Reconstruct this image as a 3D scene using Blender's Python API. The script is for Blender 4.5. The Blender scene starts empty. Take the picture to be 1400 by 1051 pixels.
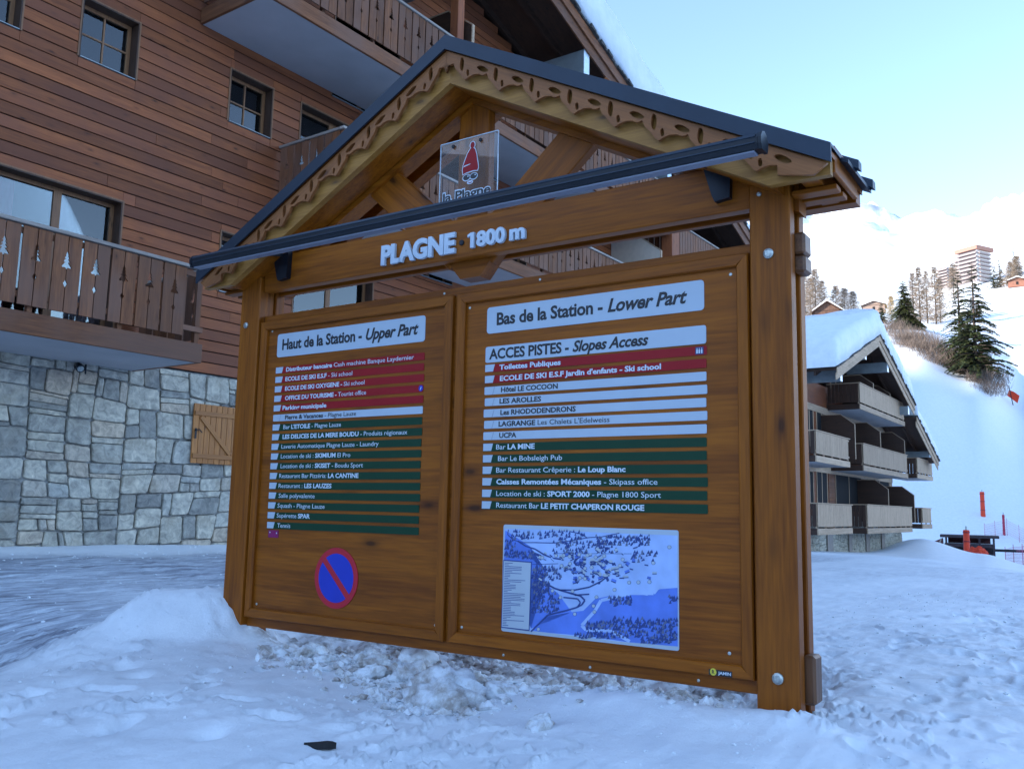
import bpy, bmesh, math, random
import numpy as np
from mathutils import Vector, Matrix
random.seed(7)
S = bpy.context.scene
COL = S.collection
R = math.radians

# ------------------------------------------------------------------ camera, sky, sun, exposure
cam = bpy.data.cameras.new('camera'); co = bpy.data.objects.new('camera', cam); COL.objects.link(co)
cam.sensor_width = 36; cam.lens = 31.49; cam.clip_start = .05; cam.clip_end = 20000
cr = Vector((0.5757230770537511, -0.8173846974688046, 0.020620254401712522))
cu = Vector((-0.12356701726738749, -0.062049361898005355, 0.9903944006968595))
cf = Vector((0.8082537539605997, 0.5727408951977161, 0.1367250385873675))
m = Matrix.Identity(4)
for i in range(3):
    m[i][0], m[i][1], m[i][2] = cr[i], cu[i], -cf[i]
m[2][3] = 1.0
co.matrix_world = m
S.camera = co
SUN_AZ, SUN_EL = 140.0, 20.0           # direction towards the sun, from +X counter-clockwise
W = bpy.data.worlds.new('World'); S.world = W; W.use_nodes = True
nt = W.node_tree
bg = nt.nodes['Background']
sky = nt.nodes.new('ShaderNodeTexSky'); sky.sky_type = 'NISHITA'; sky.sun_disc = False
sky.sun_elevation = R(SUN_EL); sky.sun_rotation = R(90 - SUN_AZ)
sky.altitude = 1800; sky.air_density = 1.0; sky.dust_density = .3; sky.ozone_density = 1.3
nt.links.new(sky.outputs[0], bg.inputs[0]); bg.inputs[1].default_value = .15
sl = bpy.data.lights.new('sun', 'SUN'); sl.energy = 3.0; sl.angle = R(.5); sl.color = (1, .93, .82)
so = bpy.data.objects.new('sun', sl); COL.objects.link(so)
sd_ = Vector((math.cos(R(SUN_AZ))*math.cos(R(SUN_EL)), math.sin(R(SUN_AZ))*math.cos(R(SUN_EL)), math.sin(R(SUN_EL))))
so.rotation_euler = sd_.to_track_quat('Z', 'Y').to_euler()
S.view_settings.view_transform = 'Standard'; S.view_settings.look = 'None'
S.view_settings.exposure = 1.93; S.view_settings.gamma = 1; S.view_settings.use_curve_mapping = False

# ------------------------------------------------------------------ materials
def newmat(name):
    M = bpy.data.materials.new(name); M.use_nodes = True
    t = M.node_tree; return M, t, t.nodes['Principled BSDF']
def nd(t, typ, **k):
    n = t.nodes.new(typ)
    for a, b in k.items():
        if a.startswith('i_'):
            key = a[2:]; n.inputs[int(key) if key.isdigit() else key].default_value = b
        else: setattr(n, a, b)
    return n
def ramp(t, fac, stops):
    r = t.nodes.new('ShaderNodeValToRGB'); e = r.color_ramp.elements
    while len(e) < len(stops): e.new(.5)
    for q, (p, c) in zip(e, stops):
        q.position = p; q.color = (*c, 1) if len(c) == 3 else c
    t.links.new(fac, r.inputs[0]); return r.outputs[0]
def mixc(t, fac, a, b, mode='MIX'):
    n = t.nodes.new('ShaderNodeMix'); n.data_type = 'RGBA'; n.blend_type = mode
    for s, v in ((n.inputs[0], fac), (n.inputs[6], a), (n.inputs[7], b)):
        if isinstance(v, (int, float)): s.default_value = v
        elif isinstance(v, tuple): s.default_value = (*v, 1) if len(v) == 3 else v
        else: t.links.new(v, s)
    return n.outputs[2]
def math_(t, op, a, b=None):
    n = t.nodes.new('ShaderNodeMath'); n.operation = op
    for s, v in ((n.inputs[0], a), (n.inputs[1], b)):
        if v is None: continue
        if isinstance(v, (int, float)): s.default_value = v
        else: t.links.new(v, s)
    return n.outputs[0]
def plain(name, col, rough=.6, metal=0, spec=.5, var=.12, scale=8, bump=0):
    M, t, b = newmat(name)
    tc = nd(t, 'ShaderNodeTexCoord'); n = nd(t, 'ShaderNodeTexNoise', i_Scale=scale, i_Detail=5.0)
    t.links.new(tc.outputs['Object'], n.inputs['Vector'])
    lo = tuple(c*(1-var) for c in col); hi = tuple(min(1, c*(1+var)) for c in col)
    t.links.new(ramp(t, n.outputs[0], [(.3, lo), (.7, hi)]), b.inputs['Base Color'])
    b.inputs['Roughness'].default_value = rough; b.inputs['Metallic'].default_value = metal
    b.inputs['Specular IOR Level'].default_value = spec
    if bump:
        bp = nd(t, 'ShaderNodeBump', i_Strength=bump, i_Distance=.01)
        t.links.new(n.outputs[0], bp.inputs['Height']); t.links.new(bp.outputs[0], b.inputs['Normal'])
    return M
def wood_mat(name, axis, light, dark, knot, rough, varn, along=1.0, spec=.5, weather=None):
    M, t, b = newmat(name)
    tc = nd(t, 'ShaderNodeTexCoord'); oi = nd(t, 'ShaderNodeObjectInfo')
    off = nd(t, 'ShaderNodeVectorMath', operation='SCALE'); off.inputs[0].default_value = (37, 91, 53)
    t.links.new(oi.outputs['Random'], off.inputs['Scale'])
    add = nd(t, 'ShaderNodeVectorMath', operation='ADD')
    t.links.new(tc.outputs['Object'], add.inputs[0]); t.links.new(off.outputs[0], add.inputs[1])
    sc = [14.0*along]*3; sc[axis] = .8*along
    mp = nd(t, 'ShaderNodeMapping'); mp.inputs['Scale'].default_value = sc
    t.links.new(add.outputs[0], mp.inputs[0])
    n1 = nd(t, 'ShaderNodeTexNoise', i_Scale=1.0, i_Detail=3.0, i_Distortion=.6); t.links.new(mp.outputs[0], n1.inputs['Vector'])
    n1b = nd(t, 'ShaderNodeTexNoise', i_Scale=7.0, i_Detail=5.0, i_Distortion=.3); t.links.new(mp.outputs[0], n1b.inputs['Vector'])
    sc2 = [9.0]*3; sc2[axis] = 3.2
    mp2 = nd(t, 'ShaderNodeMapping'); mp2.inputs['Scale'].default_value = sc2
    t.links.new(add.outputs[0], mp2.inputs[0])
    vo = nd(t, 'ShaderNodeTexVoronoi', i_Scale=.72*along, i_Randomness=1.0); t.links.new(mp2.outputs[0], vo.inputs['Vector'])
    g = math_(t, 'ADD', math_(t, 'MULTIPLY', n1.outputs[0], .5), math_(t, 'MULTIPLY', n1b.outputs[0], .5))
    c = ramp(t, g, [(.365, dark), (.50, tuple((a+d)/2 for a, d in zip(light, dark))), (.635, light)])
    k = ramp(t, vo.outputs['Distance'], [(.05, (1, 1, 1)), (.085, (.55, .55, .55)), (.15, (.18, .18, .18)), (.24, (0, 0, 0))])
    c = mixc(t, math_(t, 'MULTIPLY', k, .8), c, knot)
    if weather:
        nw = nd(t, 'ShaderNodeTexNoise', i_Scale=.9, i_Detail=4.0); t.links.new(add.outputs[0], nw.inputs['Vector'])
        c = mixc(t, ramp(t, nw.outputs[0], [(.42, (0, 0, 0)), (.62, (.75, .75, .75))]), c, weather)
    v = nd(t, 'ShaderNodeMapRange'); v.inputs[3].default_value = 1-varn; v.inputs[4].default_value = 1+varn
    t.links.new(oi.outputs['Random'], v.inputs[0])
    cm = nd(t, 'ShaderNodeCombineXYZ')
    for i in range(3): t.links.new(v.outputs[0], cm.inputs[i])
    c = mixc(t, 1.0, c, cm.outputs[0], 'MULTIPLY')
    t.links.new(c, b.inputs['Base Color'])
    rr = nd(t, 'ShaderNodeMapRange'); rr.inputs[3].default_value = rough-.08; rr.inputs[4].default_value = rough+.12
    t.links.new(n1b.outputs[0], rr.inputs[0]); t.links.new(rr.outputs[0], b.inputs['Roughness'])
    b.inputs['Specular IOR Level'].default_value = spec
    bp = nd(t, 'ShaderNodeBump', i_Strength=.35, i_Distance=.003)
    t.links.new(g, bp.inputs['Height']); t.links.new(bp.outputs[0], b.inputs['Normal'])
    return M
def woodset(name, *a, **k): return [wood_mat(name+'_'+'xyz'[i], i, *a, **k) for i in range(3)]
honey = woodset('varnished_pine', (.325, .092, .0055), (.170, .043, .0028), (.018, .005, .002), .42, .09, .7, .22)
pale = woodset('pale_pine', (.40, .185, .040), (.27, .115, .022), (.09, .04, .015), .5, .08, 1.0, .3)
carved = woodset('carved_larch', (.32, .118, .036), (.20, .070, .020), (.07, .025, .012), .5, .08, 1.0, .3)
clad = woodset('stained_cladding', (.34, .105, .036), (.20, .058, .022), (.022, .008, .006), .55, .26, spec=.25, weather=(.20, .066, .034))
rail = woodset('balcony_timber', (.25, .095, .038), (.115, .042, .019), (.025, .011, .008), .6, .22, spec=.25, weather=(.17, .088, .060))
dark = woodset('dark_stained_shaded_timber', (.075, .032, .016), (.04, .018, .010), (.01, .006, .004), .6, .15)
frame_w = woodset('window_timber', (.27, .125, .05), (.15, .062, .026), (.05, .02, .01), .5, .1)
silver = woodset('weathered_rail', (.42, .36, .31), (.25, .20, .17), (.1, .07, .05), .7, .15)
bleach_lit = woodset('bleached_lit_larch', (.58, .40, .26), (.36, .235, .145), (.2, .12, .08), .7, .15)  # bleached wood, with the glow on the second chalet's fronts put into the tone
shut = woodset('shutter_pine', (.50, .195, .045), (.32, .115, .025), (.1, .04, .02), .55, .12)
block_w = woodset('dark_oak_block', (.17, .07, .025), (.08, .03, .012), (.02, .01, .005), .4, .1)
MET = plain('blue_black_sheet_metal', (.022, .032, .048), .42, .3, .35, .15, 3)
BLACK = plain('black_aluminium', (.010, .012, .017), .35, 0, .35, .2, 5)
BLUEBLACK = plain('bracket_steel', (.008, .011, .018), .4, .4)
DIFF = plain('frosted_diffuser', (.20, .21, .26), .5, 0, .5, .05)
ZINC = plain('galvanised_bolt', (.45, .47, .44), .35, .9, .5, .35, 60)
CONC = plain('painted_balcony_soffit', (.42, .41, .42), .85, 0, .3, .06, 2)
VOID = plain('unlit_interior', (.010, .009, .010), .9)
PURL = plain('zinc_purlin_cap', (.28, .31, .32), .5, .3, .5, .15, 3)
WHITE = plain('white_sign_vinyl', (.42, .49, .56), .35, 0, .5, .02)
LETT = plain('white_letter_enamel', (.58, .65, .72), .35, 0, .5, .04, 20)
INK = plain('black_print', (.012, .012, .016), .4)
RED = plain('red_sign_vinyl', (.29, .006, .010), .45, 0, .25, .06)
GREEN = plain('green_sign_vinyl', (.004, .040, .016), .45, 0, .25, .06)
NPB = plain('no_parking_blue', (.008, .030, .42), .4, 0, .5, .05)
NPR = plain('no_parking_red', (.46, .006, .022), .4, 0, .5, .05)
MAG = plain('magenta_plate', (.22, .004, .09), .4)
YEL = plain('yellow_print', (.65, .55, .05), .4)
NAVY = plain('navy_print', (.02, .04, .14), .4)
GREYP = plain('grey_print', (.12, .15, .25), .5)
MAPBG = plain('map_pale_blue', (.36, .50, .82), .35, 0, .5, .12, 9)
MAPMID = plain('map_mid_blue', (.10, .20, .66), .35, 0, .5, .2, 6)
MAPDK = plain('map_dark_blue', (.02, .05, .22), .35)
PADR = plain('orange_red_mat', (.75, .06, .02), .6, 0, .4, .1)
PADP = plain('crimson_mat', (.45, .02, .06), .6)
RUBB = plain('black_rubber', (.012, .012, .013), .7, 0, .4, .3, 40, .5)
CURT = plain('pale_curtain', (.55, .42, .50), .9)
CURTR = plain('rose_curtain', (.42, .10, .16), .9)
TILE = plain('slate_roof_tiles', (.06, .055, .05), .7, 0, .4, .5, 6, .6)
PLAST = plain('beige_render', (.62, .50, .40), .9, 0, .3, .06)
NET = plain('red_netting', (.5, .12, .2), .8)

def glass_mat(name, ior, tint, wav=.06):
    M, t, b = newmat(name); t.nodes.remove(b)
    o = [n for n in t.nodes if n.type == 'OUTPUT_MATERIAL'][0]
    fr = nd(t, 'ShaderNodeFresnel', i_IOR=ior); tr = nd(t, 'ShaderNodeBsdfTransparent'); tr.inputs[0].default_value = (*tint, 1)
    gl = nd(t, 'ShaderNodeBsdfGlossy'); gl.inputs['Roughness'].default_value = .01
    tc = nd(t, 'ShaderNodeTexCoord'); n = nd(t, 'ShaderNodeTexNoise', i_Scale=1.2, i_Detail=1.0)
    t.links.new(tc.outputs['Object'], n.inputs['Vector'])
    bp = nd(t, 'ShaderNodeBump', i_Strength=wav, i_Distance=.02); t.links.new(n.outputs[0], bp.inputs['Height'])
    t.links.new(bp.outputs[0], gl.inputs['Normal'])
    mx = nd(t, 'ShaderNodeMixShader')
    t.links.new(fr.outputs[0], mx.inputs[0]); t.links.new(tr.outputs[0], mx.inputs[1]); t.links.new(gl.outputs[0], mx.inputs[2])
    t.links.new(mx.outputs[0], o.inputs[0]); return M
GLASS = glass_mat('window_glass', 1.9, (.75, .8, .8))
ACRY = glass_mat('clear_acrylic', 1.28, (.93, .95, .97), 0)
EDGE = plain('bright_acrylic_edge', (.75, .85, .95), .2)

def stone_mat():
    M, t, b = newmat('grey_schist_stone')
    tc = nd(t, 'ShaderNodeTexCoord'); oi = nd(t, 'ShaderNodeObjectInfo')
    off = nd(t, 'ShaderNodeVectorMath', operation='SCALE'); off.inputs[0].default_value = (37, 91, 53)
    t.links.new(oi.outputs['Random'], off.inputs['Scale'])
    add = nd(t, 'ShaderNodeVectorMath', operation='ADD')
    t.links.new(tc.outputs['Object'], add.inputs[0]); t.links.new(off.outputs[0], add.inputs[1])
    n = nd(t, 'ShaderNodeTexNoise', i_Scale=9.0, i_Detail=8.0, i_Roughness=.65, i_Distortion=.8); t.links.new(add.outputs[0], n.inputs['Vector'])
    n2 = nd(t, 'ShaderNodeTexNoise', i_Scale=2.2, i_Detail=3.0); t.links.new(add.outputs[0], n2.inputs['Vector'])
    base = ramp(t, oi.outputs['Random'], [(0, (.23, .22, .20)), (.2, (.37, .355, .31)), (.45, (.50, .46, .375)), (.62, (.58, .53, .43)), (.8, (.42, .415, .375)), (.92, (.58, .47, .35)), (1, (.30, .29, .265))])
    c = mixc(t, 1.0, base, ramp(t, n.outputs[0], [(.3, (.5, .5, .52)), (.7, (1.35, 1.33, 1.28))]), 'MULTIPLY')
    c = mixc(t, ramp(t, n2.outputs[0], [(.55, (0, 0, 0)), (.75, (.5, .5, .5))]), c, (.30, .24, .16))
    t.links.new(c, b.inputs['Base Color']); b.inputs['Roughness'].default_value = .85
    bp = nd(t, 'ShaderNodeBump', i_Strength=.9, i_Distance=.012); t.links.new(n.outputs[0], bp.inputs['Height']); t.links.new(bp.outputs[0], b.inputs['Normal'])
    return M
STONE = stone_mat()
MORT = plain('lime_mortar', (.33, .32, .30), .95, 0, .2, .4, 14, .8)

def snow_mat(name, kind):
    M, t, b = newmat(name)
    tc = nd(t, 'ShaderNodeTexCoord'); P = tc.outputs['Object']
    n1 = nd(t, 'ShaderNodeTexNoise', i_Scale=3.0, i_Detail=8.0, i_Roughness=.6); t.links.new(P, n1.inputs['Vector'])
    n2 = nd(t, 'ShaderNodeTexNoise', i_Scale=30.0, i_Detail=9.0, i_Roughness=.78); t.links.new(P, n2.inputs['Vector'])
    col = ramp(t, n1.outputs[0], [(.3, (.75, .79, .83)), (.65, (.85, .88, .91))])
    hgt = math_(t, 'ADD', math_(t, 'MULTIPLY', n1.outputs[0], .7), math_(t, 'MULTIPLY', n2.outputs[0], .42))
    if kind == 'ground':
        at = nd(t, 'ShaderNodeAttribute', attribute_name='road'); at2 = nd(t, 'ShaderNodeAttribute', attribute_name='dirt'); at3 = nd(t, 'ShaderNodeAttribute', attribute_name='rock')
        mp = nd(t, 'ShaderNodeMapping'); mp.inputs['Scale'].default_value = (.8, 4.5, 1); mp.inputs['Rotation'].default_value = (0, 0, -.12)
        t.links.new(P, mp.inputs[0])
        s = nd(t, 'ShaderNodeTexNoise', i_Scale=2.4, i_Detail=9.0, i_Roughness=.72, i_Distortion=.4); t.links.new(mp.outputs[0], s.inputs['Vector'])
        roadc = ramp(t, s.outputs[0], [(.34, (.13, .14, .17)), (.43, (.26, .28, .34)), (.52, (.46, .50, .57)), (.62, (.70, .76, .82))])
        s2 = nd(t, 'ShaderNodeTexNoise', i_Scale=.45, i_Detail=4.0); t.links.new(P, s2.inputs['Vector'])
        rf = math_(t, 'MULTIPLY', at.outputs['Fac'], ramp(t, s2.outputs[0], [(.3, (.6, .6, .6)), (.55, (1, 1, 1))]))
        col = mixc(t, rf, col, roadc)
        dn = nd(t, 'ShaderNodeTexNoise', i_Scale=5.5, i_Detail=7.0, i_Roughness=.65); t.links.new(P, dn.inputs['Vector'])
        df = math_(t, 'MULTIPLY', at2.outputs['Fac'], ramp(t, dn.outputs[0], [(.47, (0, 0, 0)), (.62, (1, 1, 1))]))
        col = mixc(t, df, col, (.22, .19, .17))
        rn = nd(t, 'ShaderNodeTexNoise', i_Scale=.012, i_Detail=12.0, i_Roughness=.72); t.links.new(P, rn.inputs['Vector'])
        rk = math_(t, 'MULTIPLY', at3.outputs['Fac'], ramp(t, rn.outputs[0], [(.50, (0, 0, 0)), (.58, (1, 1, 1))]))
        col = mixc(t, math_(t, 'MULTIPLY', rk, .5), col, (.20, .21, .24))
        hgt = math_(t, 'ADD', hgt, math_(t, 'MULTIPLY', math_(t, 'MULTIPLY', s.outputs[0], at.outputs['Fac']), .9))
    if kind == 'dirty':
        dn = nd(t, 'ShaderNodeTexNoise', i_Scale=6.0, i_Detail=8.0, i_Roughness=.7); t.links.new(P, dn.inputs['Vector'])
        col = mixc(t, ramp(t, dn.outputs[0], [(.44, (0, 0, 0)), (.62, (.9, .9, .9))]), col, (.33, .28, .24))
    t.links.new(col, b.inputs['Base Color'])
    b.inputs['Roughness'].default_value = .55; b.inputs['Specular IOR Level'].default_value = .35
    bp = nd(t, 'ShaderNodeBump', i_Strength=.55, i_Distance=.03); t.links.new(hgt, bp.inputs['Height']); t.links.new(bp.outputs[0], b.inputs['Normal'])
    return M
SNOWG = snow_mat('trodden_snow', 'ground'); SNOWR = snow_mat('roof_snow', 'roof'); SNOWD = snow_mat('dirty_snow', 'dirty')

# ------------------------------------------------------------------ builders
def pickmat(m_, dims):
    return m_ if not isinstance(m_, list) else m_[max(range(3), key=lambda i: dims[i])]
def link(name, me, parent=None, loc=(0, 0, 0), rot=None):
    o = bpy.data.objects.new(name, me); COL.objects.link(o)
    if parent: o.parent = parent
    o.location = loc
    if rot: o.rotation_euler = rot
    return o
def mk(name, vs, fs, mat, parent=None, loc=(0, 0, 0), rot=None, smooth=False, mi=None):
    me = bpy.data.meshes.new(name); me.from_pydata([tuple(v) for v in vs], [], fs)
    for q in (mat if isinstance(mat, tuple) else (mat,)): me.materials.append(q)
    if mi: me.polygons.foreach_set('material_index', mi)
    if smooth: me.polygons.foreach_set('use_smooth', [True]*len(me.polygons))
    me.update(); return link(name, me, parent, loc, rot)
def thing(name, label, cat, loc=(0, 0, 0), rotz=0, group=None):
    o = bpy.data.objects.new(name, None); COL.objects.link(o); o.location = loc; o.rotation_euler = (0, 0, rotz)
    o.empty_display_size = .1
    tag(o, label, cat, group); return o
def tag(o, label=None, cat=None, group=None, kind=None):
    for k, v in (('label', label), ('category', cat), ('group', group), ('kind', kind)):
        if v: o[k] = v
    return o
BOXC = {}
def boxgeo(hx, hy, hz, ch):
    if ch <= 0:
        vs = [(x, y, z) for x in (-hx, hx) for y in (-hy, hy) for z in (-hz, hz)]
        fs = [(0, 1, 3, 2), (4, 6, 7, 5), (0, 4, 5, 1), (2, 3, 7, 6), (0, 2, 6, 4), (1, 5, 7, 3)]
        return vs, fs
    bm = bmesh.new(); bmesh.ops.create_cube(bm, size=1)
    for v in bm.verts: v.co = Vector((v.co.x*2*hx, v.co.y*2*hy, v.co.z*2*hz))
    bmesh.ops.bevel(bm, geom=bm.edges[:], offset=ch, segments=1, affect='EDGES', profile=.5)
    vs = [tuple(v.co) for v in bm.verts]; bm.verts.index_update(); fs = [tuple(v.index for v in f.verts) for f in bm.faces]
    bm.free(); return vs, fs
def box(name, x0, x1, y0, y1, z0, z1, mat, parent=None, ch=0, rot=None, smooth=False):
    d = (abs(x1-x0), abs(y1-y0), abs(z1-z0)); mt = pickmat(mat, d)
    key = tuple(round(q, 3) for q in d)+(ch, mt.name)
    me = BOXC.get(key)
    if me is None:
        vs, fs = boxgeo(d[0]/2, d[1]/2, d[2]/2, min(ch, min(d)*.3) if ch else 0)
        me = bpy.data.meshes.new(name); me.from_pydata(vs, [], fs); me.materials.append(mt); me.update(); BOXC[key] = me
    return link(name, me, parent, ((x0+x1)/2, (y0+y1)/2, (z0+z1)/2), rot)
class MB:
    def __init__(s): s.v = []; s.f = []; s.m = []
    def box(s, x0, x1, y0, y1, z0, z1, m=0):
        n = len(s.v); s.v += [(x, y, z) for x in (x0, x1) for y in (y0, y1) for z in (z0, z1)]
        s.f += [tuple(n+i for i in f) for f in ((0, 1, 3, 2), (4, 6, 7, 5), (0, 4, 5, 1), (2, 3, 7, 6), (0, 2, 6, 4), (1, 5, 7, 3))]; s.m += [m]*6
    def poly(s, pts, fn0, fn1, m=0):     # extruded polygon: fn0/fn1 map 2D -> 3D
        n = len(s.v); k = len(pts)
        s.v += [fn0(*p) for p in pts]+[fn1(*p) for p in pts]
        s.f += [tuple(range(n, n+k)), tuple(range(n+2*k-1, n+k-1, -1))]+[(n+i, n+(i+1) % k, n+k+(i+1) % k, n+k+i) for i in range(k)]
        s.m += [m]*(k+2)
    def flat(s, pts, z, m=0):            # flat print in local x/z at y = z
        n = len(s.v); s.v += [(p[0], z, p[1]) for p in pts]; s.f.append(tuple(range(n, n+len(pts)))); s.m.append(m)
    def tube(s, pts, rs, k=6, m=0):
        n = len(s.v); P = [Vector(p) for p in pts]
        for i, p in enumerate(P):
            d = (P[min(i+1, len(P)-1)]-P[max(i-1, 0)]).normalized()
            a = d.orthogonal().normalized(); b_ = d.cross(a)
            for j in range(k):
                an = 2*math.pi*j/k; s.v.append(tuple(p+rs[i]*(math.cos(an)*a+math.sin(an)*b_)))
        for i in range(len(P)-1):
            for j in range(k):
                s.f.append((n+i*k+j, n+i*k+(j+1) % k, n+(i+1)*k+(j+1) % k, n+(i+1)*k+j)); s.m.append(m)
        s.f.append(tuple(n+j for j in range(k))[::-1]); s.f.append(tuple(n+(len(P)-1)*k+j for j in range(k))); s.m += [m, m]
    def build(s, name, mat, parent=None, loc=(0, 0, 0), rot=None, smooth=False):
        return mk(name, s.v, s.f, mat, parent, loc, rot, smooth, s.m)
def prism_y(name, pts, y0, y1, mat, parent, loc=None):      # polygon in x/z extruded along y, origin at its centre
    cx = sum(p[0] for p in pts)/len(pts); cz = sum(p[1] for p in pts)/len(pts); cy = (y0+y1)/2
    M = MB(); M.poly([(p[0]-cx, p[1]-cz) for p in pts], lambda a, c: (a, y0-cy, c), lambda a, c: (a, y1-cy, c))
    return M.build(name, mat, parent, (cx, cy, cz))
def prism_x(name, pts, x0, x1, mat, parent):               # polygon in y/z extruded along x
    M = MB(); cx = (x0+x1)/2
    M.poly(pts, lambda a, c: (x0-cx, a, c), lambda a, c: (x1-cx, a, c)); return M.build(name, mat, parent, (cx, 0, 0))
def slope_box(name, t0, t1, n0, n1, y0, y1, ox, oz, ang, mat, parent, ch=0):
    # box laid along a slope: t runs along the slope from (ox,oz), n is the distance below the slope line
    tc_, nc = (t0+t1)/2, (n0+n1)/2
    d = (t1-t0, y1-y0, n1-n0)
    ca, sa = math.cos(ang), math.sin(ang)
    cx = ox+tc_*ca+nc*sa; cz = oz+tc_*sa-nc*ca
    b_ = box(name, -d[0]/2, d[0]/2, -d[1]/2, d[1]/2, -d[2]/2, d[2]/2, mat, parent, ch)
    b_.location = (cx, (y0+y1)/2, cz); b_.rotation_euler = (0, -ang, 0); return b_
def disc(name, x, y, z, r, d, mat, parent, k=20, dome=True):
    M = MB(); M.tube([(0, 0, 0), (0, -d*.7, 0)]+([(0, -d, 0)] if dome else []), [r, r*.97]+([r*.6] if dome else []), k)
    return M.build(name, mat, parent, (x, y, z), smooth=False)

def text_geo(s, bold=0, shear=0, extrude=0, bevel=0, res=3):
    c = bpy.data.curves.new('t', 'FONT'); c.body = s; c.size = 1; c.offset = bold; c.shear = shear
    c.extrude = extrude; c.bevel_depth = bevel; c.resolution_u = res; c.space_character = .97
    o = bpy.data.objects.new('t', c); COL.objects.link(o)
    dg = bpy.context.evaluated_depsgraph_get(); me = bpy.data.meshes.new_from_object(o.evaluated_get(dg))
    vs = [tuple(v.co) for v in me.vertices]; fs = [tuple(p.vertices) for p in me.polygons]
    bpy.data.objects.remove(o); bpy.data.curves.remove(c); bpy.data.meshes.remove(me)
    return vs, fs
def xmax(vs): return max(v[0] for v in vs)
CAPH = max(v[1] for v in text_geo('H')[0])
def lettering(name, runs, x0, x1, zb, cap, y, mats, parent, ex=0, res=3):
    # runs: (string, bold, shear, material index); laid out left to right, fitted between x0 and x1, baseline zb, cap height cap
    cur = 0; V = []; F = []; I = []
    for s, bo, sh, mi in runs:
        if s.strip():
            vs, fs = text_geo(s, bo, sh, ex, 0, res)
            n = len(V); V += [(v[0]+cur, v[1], v[2]) for v in vs]; F += [tuple(n+i for i in f) for f in fs]; I += [mi]*len(fs)
        a = xmax(text_geo(s+'|', bo)[0])-xmax(text_geo('|', bo)[0]); cur += a
    xs = [v[0] for v in V]; a, b = min(xs), max(xs); sx = (x1-x0)/(b-a); sz = cap/CAPH
    return mk(name, [(x0+(v[0]-a)*sx, y-v[2], zb+v[1]*sz) for v in V], F, mats, parent, mi=I)

# ------------------------------------------------------------------ terrain (one sheet, polar grid)
def vnoise(x, y, seed=0):
    xi = np.floor(x).astype(np.int64); yi = np.floor(y).astype(np.int64); xf = x-xi; yf = y-yi
    def h(a, b):
        n = (a*374761393+b*668265263+seed*974634777) & 0x7fffffff
        n = ((n ^ (n >> 13))*1274126177) & 0x7fffffff
        return ((n ^ (n >> 16)) & 0xffff)/65535.0
    u = xf*xf*(3-2*xf); v = yf*yf*(3-2*yf)
    return (h(xi, yi)*(1-u)+h(xi+1, yi)*u)*(1-v)+(h(xi, yi+1)*(1-u)+h(xi+1, yi+1)*u)*v
def fbm(x, y, o=4, seed=0, g=.5):
    s = 0; a = 1; t = 0
    for i in range(o):
        s = s+a*(vnoise(x*2**i+i*17.3, y*2**i-i*9.1, seed+i)-.5)*2; t += a; a *= g
    return s/t
def sm(a, b, x):
    t = np.clip((x-a)/(b-a), 0, 1); return t*t*(3-2*t)
RT = np.array([20, 30, 45, 60, 80, 110, 130, 160, 200, 260, 320, 450, 700, 1000, 1500, 3000, 4200.])
TH = {
 5.3: [-.25, -.68, -1.42, -1.65, -3.2, -2.12, 2.28, 12.14, 22.77, 41.47, 63.4, 102.64, 167.37, 259.45, 422.24, 879.43, 700],
 7.9: [-.09, -.43, -1.11, -1.05, -3.0, -1.53, 4.5, 18.08, 30.46, 47.62, 64.61, 101.98, 163.37, 248.13, 396.84, 827.09, 650],
 10.9: [0, -.26, -.85, -.32, -2.4, -.92, 5.87, 21.35, 35.11, 50.92, 64.42, 92.26, 148.91, 227.8, 382.1, 862.14, 650],
 14.0: [.03, -.24, -.72, -1.12, -1.59, -.28, 7.3, 22.23, 36.89, 52.15, 65.97, 96.63, 154.19, 239.71, 401.03, 914.74, 700],
 17.1: [.06, -.21, -.67, -1.05, -1.25, 1.24, 7.27, 21.19, 35.76, 53.48, 67.91, 98, 156.42, 239.24, 395.03, 922.3, 700],
}
def side_row(a, b, c): return [.1, 0, -.1, 0, 1, 3, 5, 8, 14, 26, 40, a*.35, a*.6, a, b, c, c*.8]
TH[40] = side_row(170, 330, 800); TH[75] = side_row(150, 300, 600); TH[90] = side_row(120, 200, 450)
TH[-12] = [-0.5, -1, -2, -3, -3.5, -2, 3, 14, 30, 52, 75, 120, 190, 280, 430, 800, 650]
TH[-45] = [-0.6, -1.2, -2.5, -3, -2, 4, 9, 18, 32, 23.1, 33.6, 52.5, 84, 121.8, 184.8, 294, 252]
TH[-90] = [-0.6, -1.2, -2.2, -2, 0, 6, 10, 18, 30, 21, 30.24, 46.2, 71.4, 100.8, 138.6, 201.6, 168]
TH[-130] = side_row(60, 100, 200); TH[-179] = side_row(80, 150, 300)
kt = sorted(TH); TT = np.array([TH[k] for k in kt])
kt = np.array(kt+[kt[0]+360.]); TT = np.vstack([TT, TT[:1]])
SX, SY = math.cos(R(SUN_AZ)), math.sin(R(SUN_AZ)); TE = math.tan(R(SUN_EL))
def table(theta, r):
    th = np.where(theta < kt[0], theta+360, theta)
    i = np.clip(np.searchsorted(kt, th, side='right')-1, 0, len(kt)-2); f = (th-kt[i])/(kt[i+1]-kt[i]); f = f*f*(3-2*f)
    lr = np.log(np.maximum(r, 20)); L = np.log(RT); j = np.clip(np.searchsorted(L, lr, side='right')-1, 0, len(L)-2)
    g = np.clip((lr-L[j])/(L[j+1]-L[j]), 0, 1)
    a = TT[i, j]*(1-g)+TT[i, j+1]*g; b = TT[i+1, j]*(1-g)+TT[i+1, j+1]*g
    return a*(1-f)+b*f
P0 = Vector((4.137, 3.341, 0)); ROT = math.atan2(-0.99974, 0.02293)
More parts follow.
